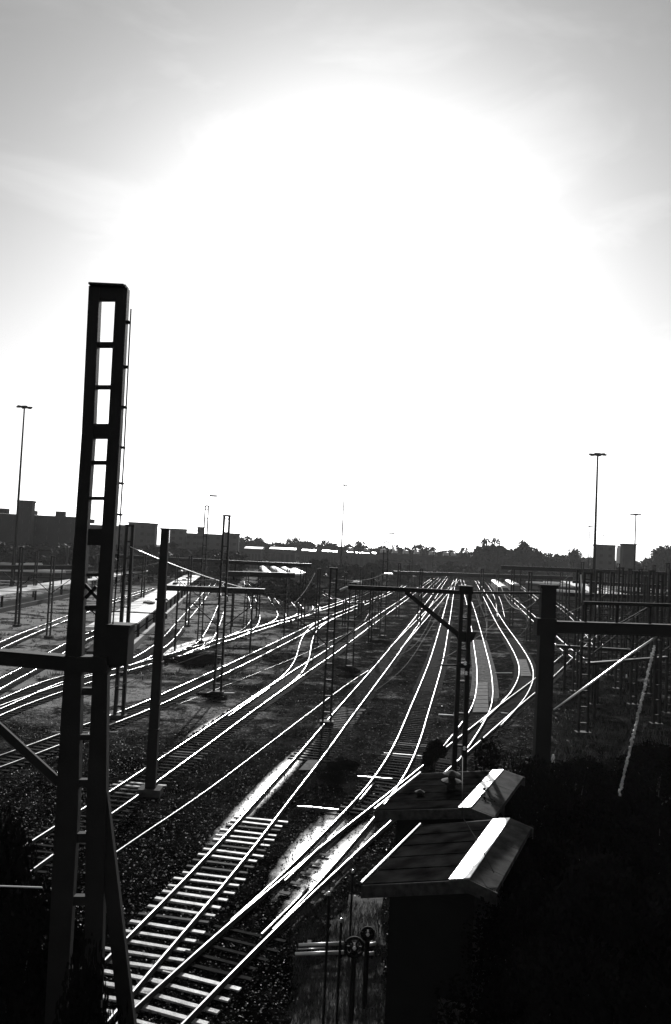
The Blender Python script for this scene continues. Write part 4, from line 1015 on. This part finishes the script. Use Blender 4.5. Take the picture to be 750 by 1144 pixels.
def catenary(key, y0, y1, label, zc=5.6):
    pts = [p for p in TRK[key] if y0 < p.y < y1]
    if len(pts) < 12: return
    t = thing('overhead_line', (pts[0].x, pts[0].y, zc), label, 'overhead line', 'overhead lines above the tracks')
    N = len(pts); span = 40
    low = [p + Vector((0, 0, zc)) for p in pts[::3]]; hi = []
    for i in range(0, N, 3):
        f = (i % span) / span; hi.append(pts[i] + Vector((0, 0, zc + 1.5 - 1.1 * 4 * f * (1 - f) * .9)))
    b = MB(); b.tube(low, .014, 5); b.build('contact_wire', 'wire', t)
    b = MB(); b.tube(hi, .014, 5); b.build('messenger_wire', 'wire', t)
    for i in range(2, len(low) - 1, 3):
        b = MB(); b.tube([low[i], hi[i]], .009, 4); b.build('dropper', 'wire', t)
KEYS = list(TRK)
for key, a_, b_, lab in ((KEYS[0], 34, 190, 'overhead line above the long centre track'), (KEYS[2], 40, 170, 'overhead line above the track left of the centre mast'), (KEYS[3], 52, 170, 'overhead line right of the centre mast'), (KEYS[4], 70, 190, 'overhead line above the curved track'),
        (KEYS[5], 34, 190, 'overhead line above the bright left track'), (KEYS[7], 50, 190, 'overhead line above the track beyond the crossover'), (KEYS[8], 60, 160, 'overhead line above the ladder track'), (KEYS[9], 70, 220, 'overhead line above the siding by the canopy'), (KEYS[1], 60, 150, 'overhead line above the right diagonal track')):
    catenary(key, a_, b_, lab)
more = [(634, 645, 632, 735, 4.2), (667, 642, 664, 790, 6.0), (678, 640, 676, 712, 4.0), (693, 644, 690, 772, 5.5), (703, 640, 701, 742, 4.4), (716, 642, 713, 730, 4.2), (727, 640, 724, 778, 5.5), (742, 642, 739, 742, 4.4), (751, 640, 747, 800, 6.5), (650, 636, 649, 690, 3.2), (684, 634, 683, 680, 3.0), (720, 634, 719, 685, 3.0)]
for k, (a, b_, c_, d_, ww) in enumerate(more):
    b_ += random.uniform(-9, 6)
    mast_px(a, b_, c_, d_, ww, 'one of the crowded dark masts filling the yard at the right', legw=0.13, group='crowded masts at the right')
for k, (a, b_, c_, d_, ww) in enumerate([(88, 622, 86, 690, 3.6), (122, 612, 119, 700, 4.0), (160, 618, 158, 690, 3.6), (212, 622, 209, 700, 4.0), (290, 626, 288, 690, 3.4), (322, 632, 320, 688, 3.4), (22, 612, 19, 700, 4.4), (255, 628, 253, 672, 2.8), (308, 628, 307, 668, 2.6), (355, 636, 353, 720, 4.0), (415, 640, 413, 720, 3.8), (470, 636, 468, 700, 3.6), (485, 638, 484, 672, 2.6), (538, 636, 537, 690, 3.4), (556, 638, 555, 676, 2.8), (572, 636, 571, 700, 3.6), (592, 640, 590, 718, 4.2), (198, 620, 196, 668, 2.8), (40, 616, 38, 672, 3.0), (385, 640, 384, 700, 3.2), (456, 632, 455, 668, 2.4), (405, 634, 402, 690, 3.6), (446, 630, 444, 690, 3.4), (340, 634, 338, 700, 3.8)]):
    mast_px(a, b_, c_, d_, ww, 'one of the slim dark masts scattered among the middle and left tracks', legw=0.2, group='slim masts among the tracks')

# ------------------------------------------------------------------ tall lamp masts
def lamp_mast(px, ytop, Y, label, r=.35, head=1.0, kind='ring', px_b=None):
    p = dep(px, ytop, Y); base = Vector((p.x, Y, 0))
    t = thing('lamp_mast', base, label, 'lamp mast', 'tall yard lamp masts')
    b = MB(); b.tube([base, Vector((p.x, Y, p.z))], r, 10, 0, r * .45); b.build('pole', 'dark_steel', t, True)
    if kind == 'ring':
        b = MB(); b.lathe((p.x, Y, p.z), [(.3 * head, -.35 * head), (1.5 * head, -.1 * head), (1.6 * head, .15 * head), (.6 * head, .45 * head)], 14); b.build('lamp_ring', 'dark_steel', t)
        for k in range(6):
            a = k * math.pi / 3; b = MB(); b.box((p.x + math.cos(a) * 1.9 * head, Y + math.sin(a) * 1.9 * head, p.z + .02), (.9 * head, .7 * head, .4 * head), a); b.build('floodlight', 'dark_steel', t)
    else:
        b = MB(); b.tube([(p.x, Y, p.z - .1), (p.x + .9 * head, Y, p.z + .4 * head)], .09, 6); b.box((p.x + 1.3 * head, Y, p.z + .5 * head), (1.3 * head, .5, .25 * head)); b.build('lamp_arm', 'dark_steel', t)
lamp_mast(27.5, 455, 210, 'tall lamp mast with round head at the far left', .42, .85)
lamp_mast(668, 508, 190, 'tallest right lamp mast with round head', .42, .85)
lamp_mast(710.5, 575, 260, 'shorter lamp mast above the dark tower block on the right', .35, .75)
lamp_mast(385, 542, 330, 'slender grey lamp mast near the centre of the horizon', .4, .8)
lamp_mast(485.5, 584, 420, 'faint thin lamp mast right of the centre', .3, .7, 'arm')
lamp_mast(659, 588, 350, 'faint lamp mast close beside the tallest right one', .3, .7)
lamp_mast(613.5, 592, 480, 'tiny faint lamp mast on the right skyline', .22, .6)
lamp_mast(674, 598, 480, 'tiny faint lamp mast behind the grey block', .22, .6)

# ------------------------------------------------------------------ birds
for k, (px, py) in enumerate(((287, 572), (311, 578), (326, 584))):
    p = dep(px, py, 160)
    t = thing('bird', p, ['tiny bird highest and leftmost in the sky above the tree line', 'tiny middle bird of the three above the tree line', 'tiny lowest bird of the three above the tree line'][k], 'bird', 'birds over the yard')
    b = MB(); b.tube([p + Vector((-.2, 0, 0)), p + Vector((-.08, 0, .02)), p + Vector((.08, 0, .02)), p + Vector((.22, 0, 0))], .05, 6)
    o = len(b.v); b.v += [tuple(p + Vector(q)) for q in ((-.05, 0, .03), (.1, 0, .03), (.02, -.35, .16), (.0, -.6, .08), (.02, .35, .16), (.0, .6, .08))]
    b.face((o, o + 1, o + 2)); b.face((o, o + 2, o + 3)); b.face((o + 1, o, o + 4)); b.face((o, o + 5, o + 4)); b.build('body', 'feather', t)

# ------------------------------------------------------------------ thin haze over the yard
hz_m = bpy.data.materials.new('haze'); hz_m.use_nodes = True; n = hz_m.node_tree.nodes; n.clear()
ou = n.new('ShaderNodeOutputMaterial'); vo = n.new('ShaderNodeVolumePrincipled'); vo.inputs['Density'].default_value = 0.00009; vo.inputs['Color'].default_value = (.9, .9, .9, 1); vo.inputs['Anisotropy'].default_value = 0.3
hz_m.node_tree.links.new(vo.outputs[0], ou.inputs['Volume'])
me = bpy.data.meshes.new('haze'); b = MB(); b.hexa([(-900, -80, -1), (900, -80, -1), (900, 760, -1), (-900, 760, -1), (-900, -80, 52), (900, -80, 52), (900, 760, 52), (-900, 760, 52)])
me.from_pydata(b.v, [], b.f); me.materials.append(hz_m); o = bpy.data.objects.new('haze', me); C.objects.link(o); o['kind'] = 'stuff'
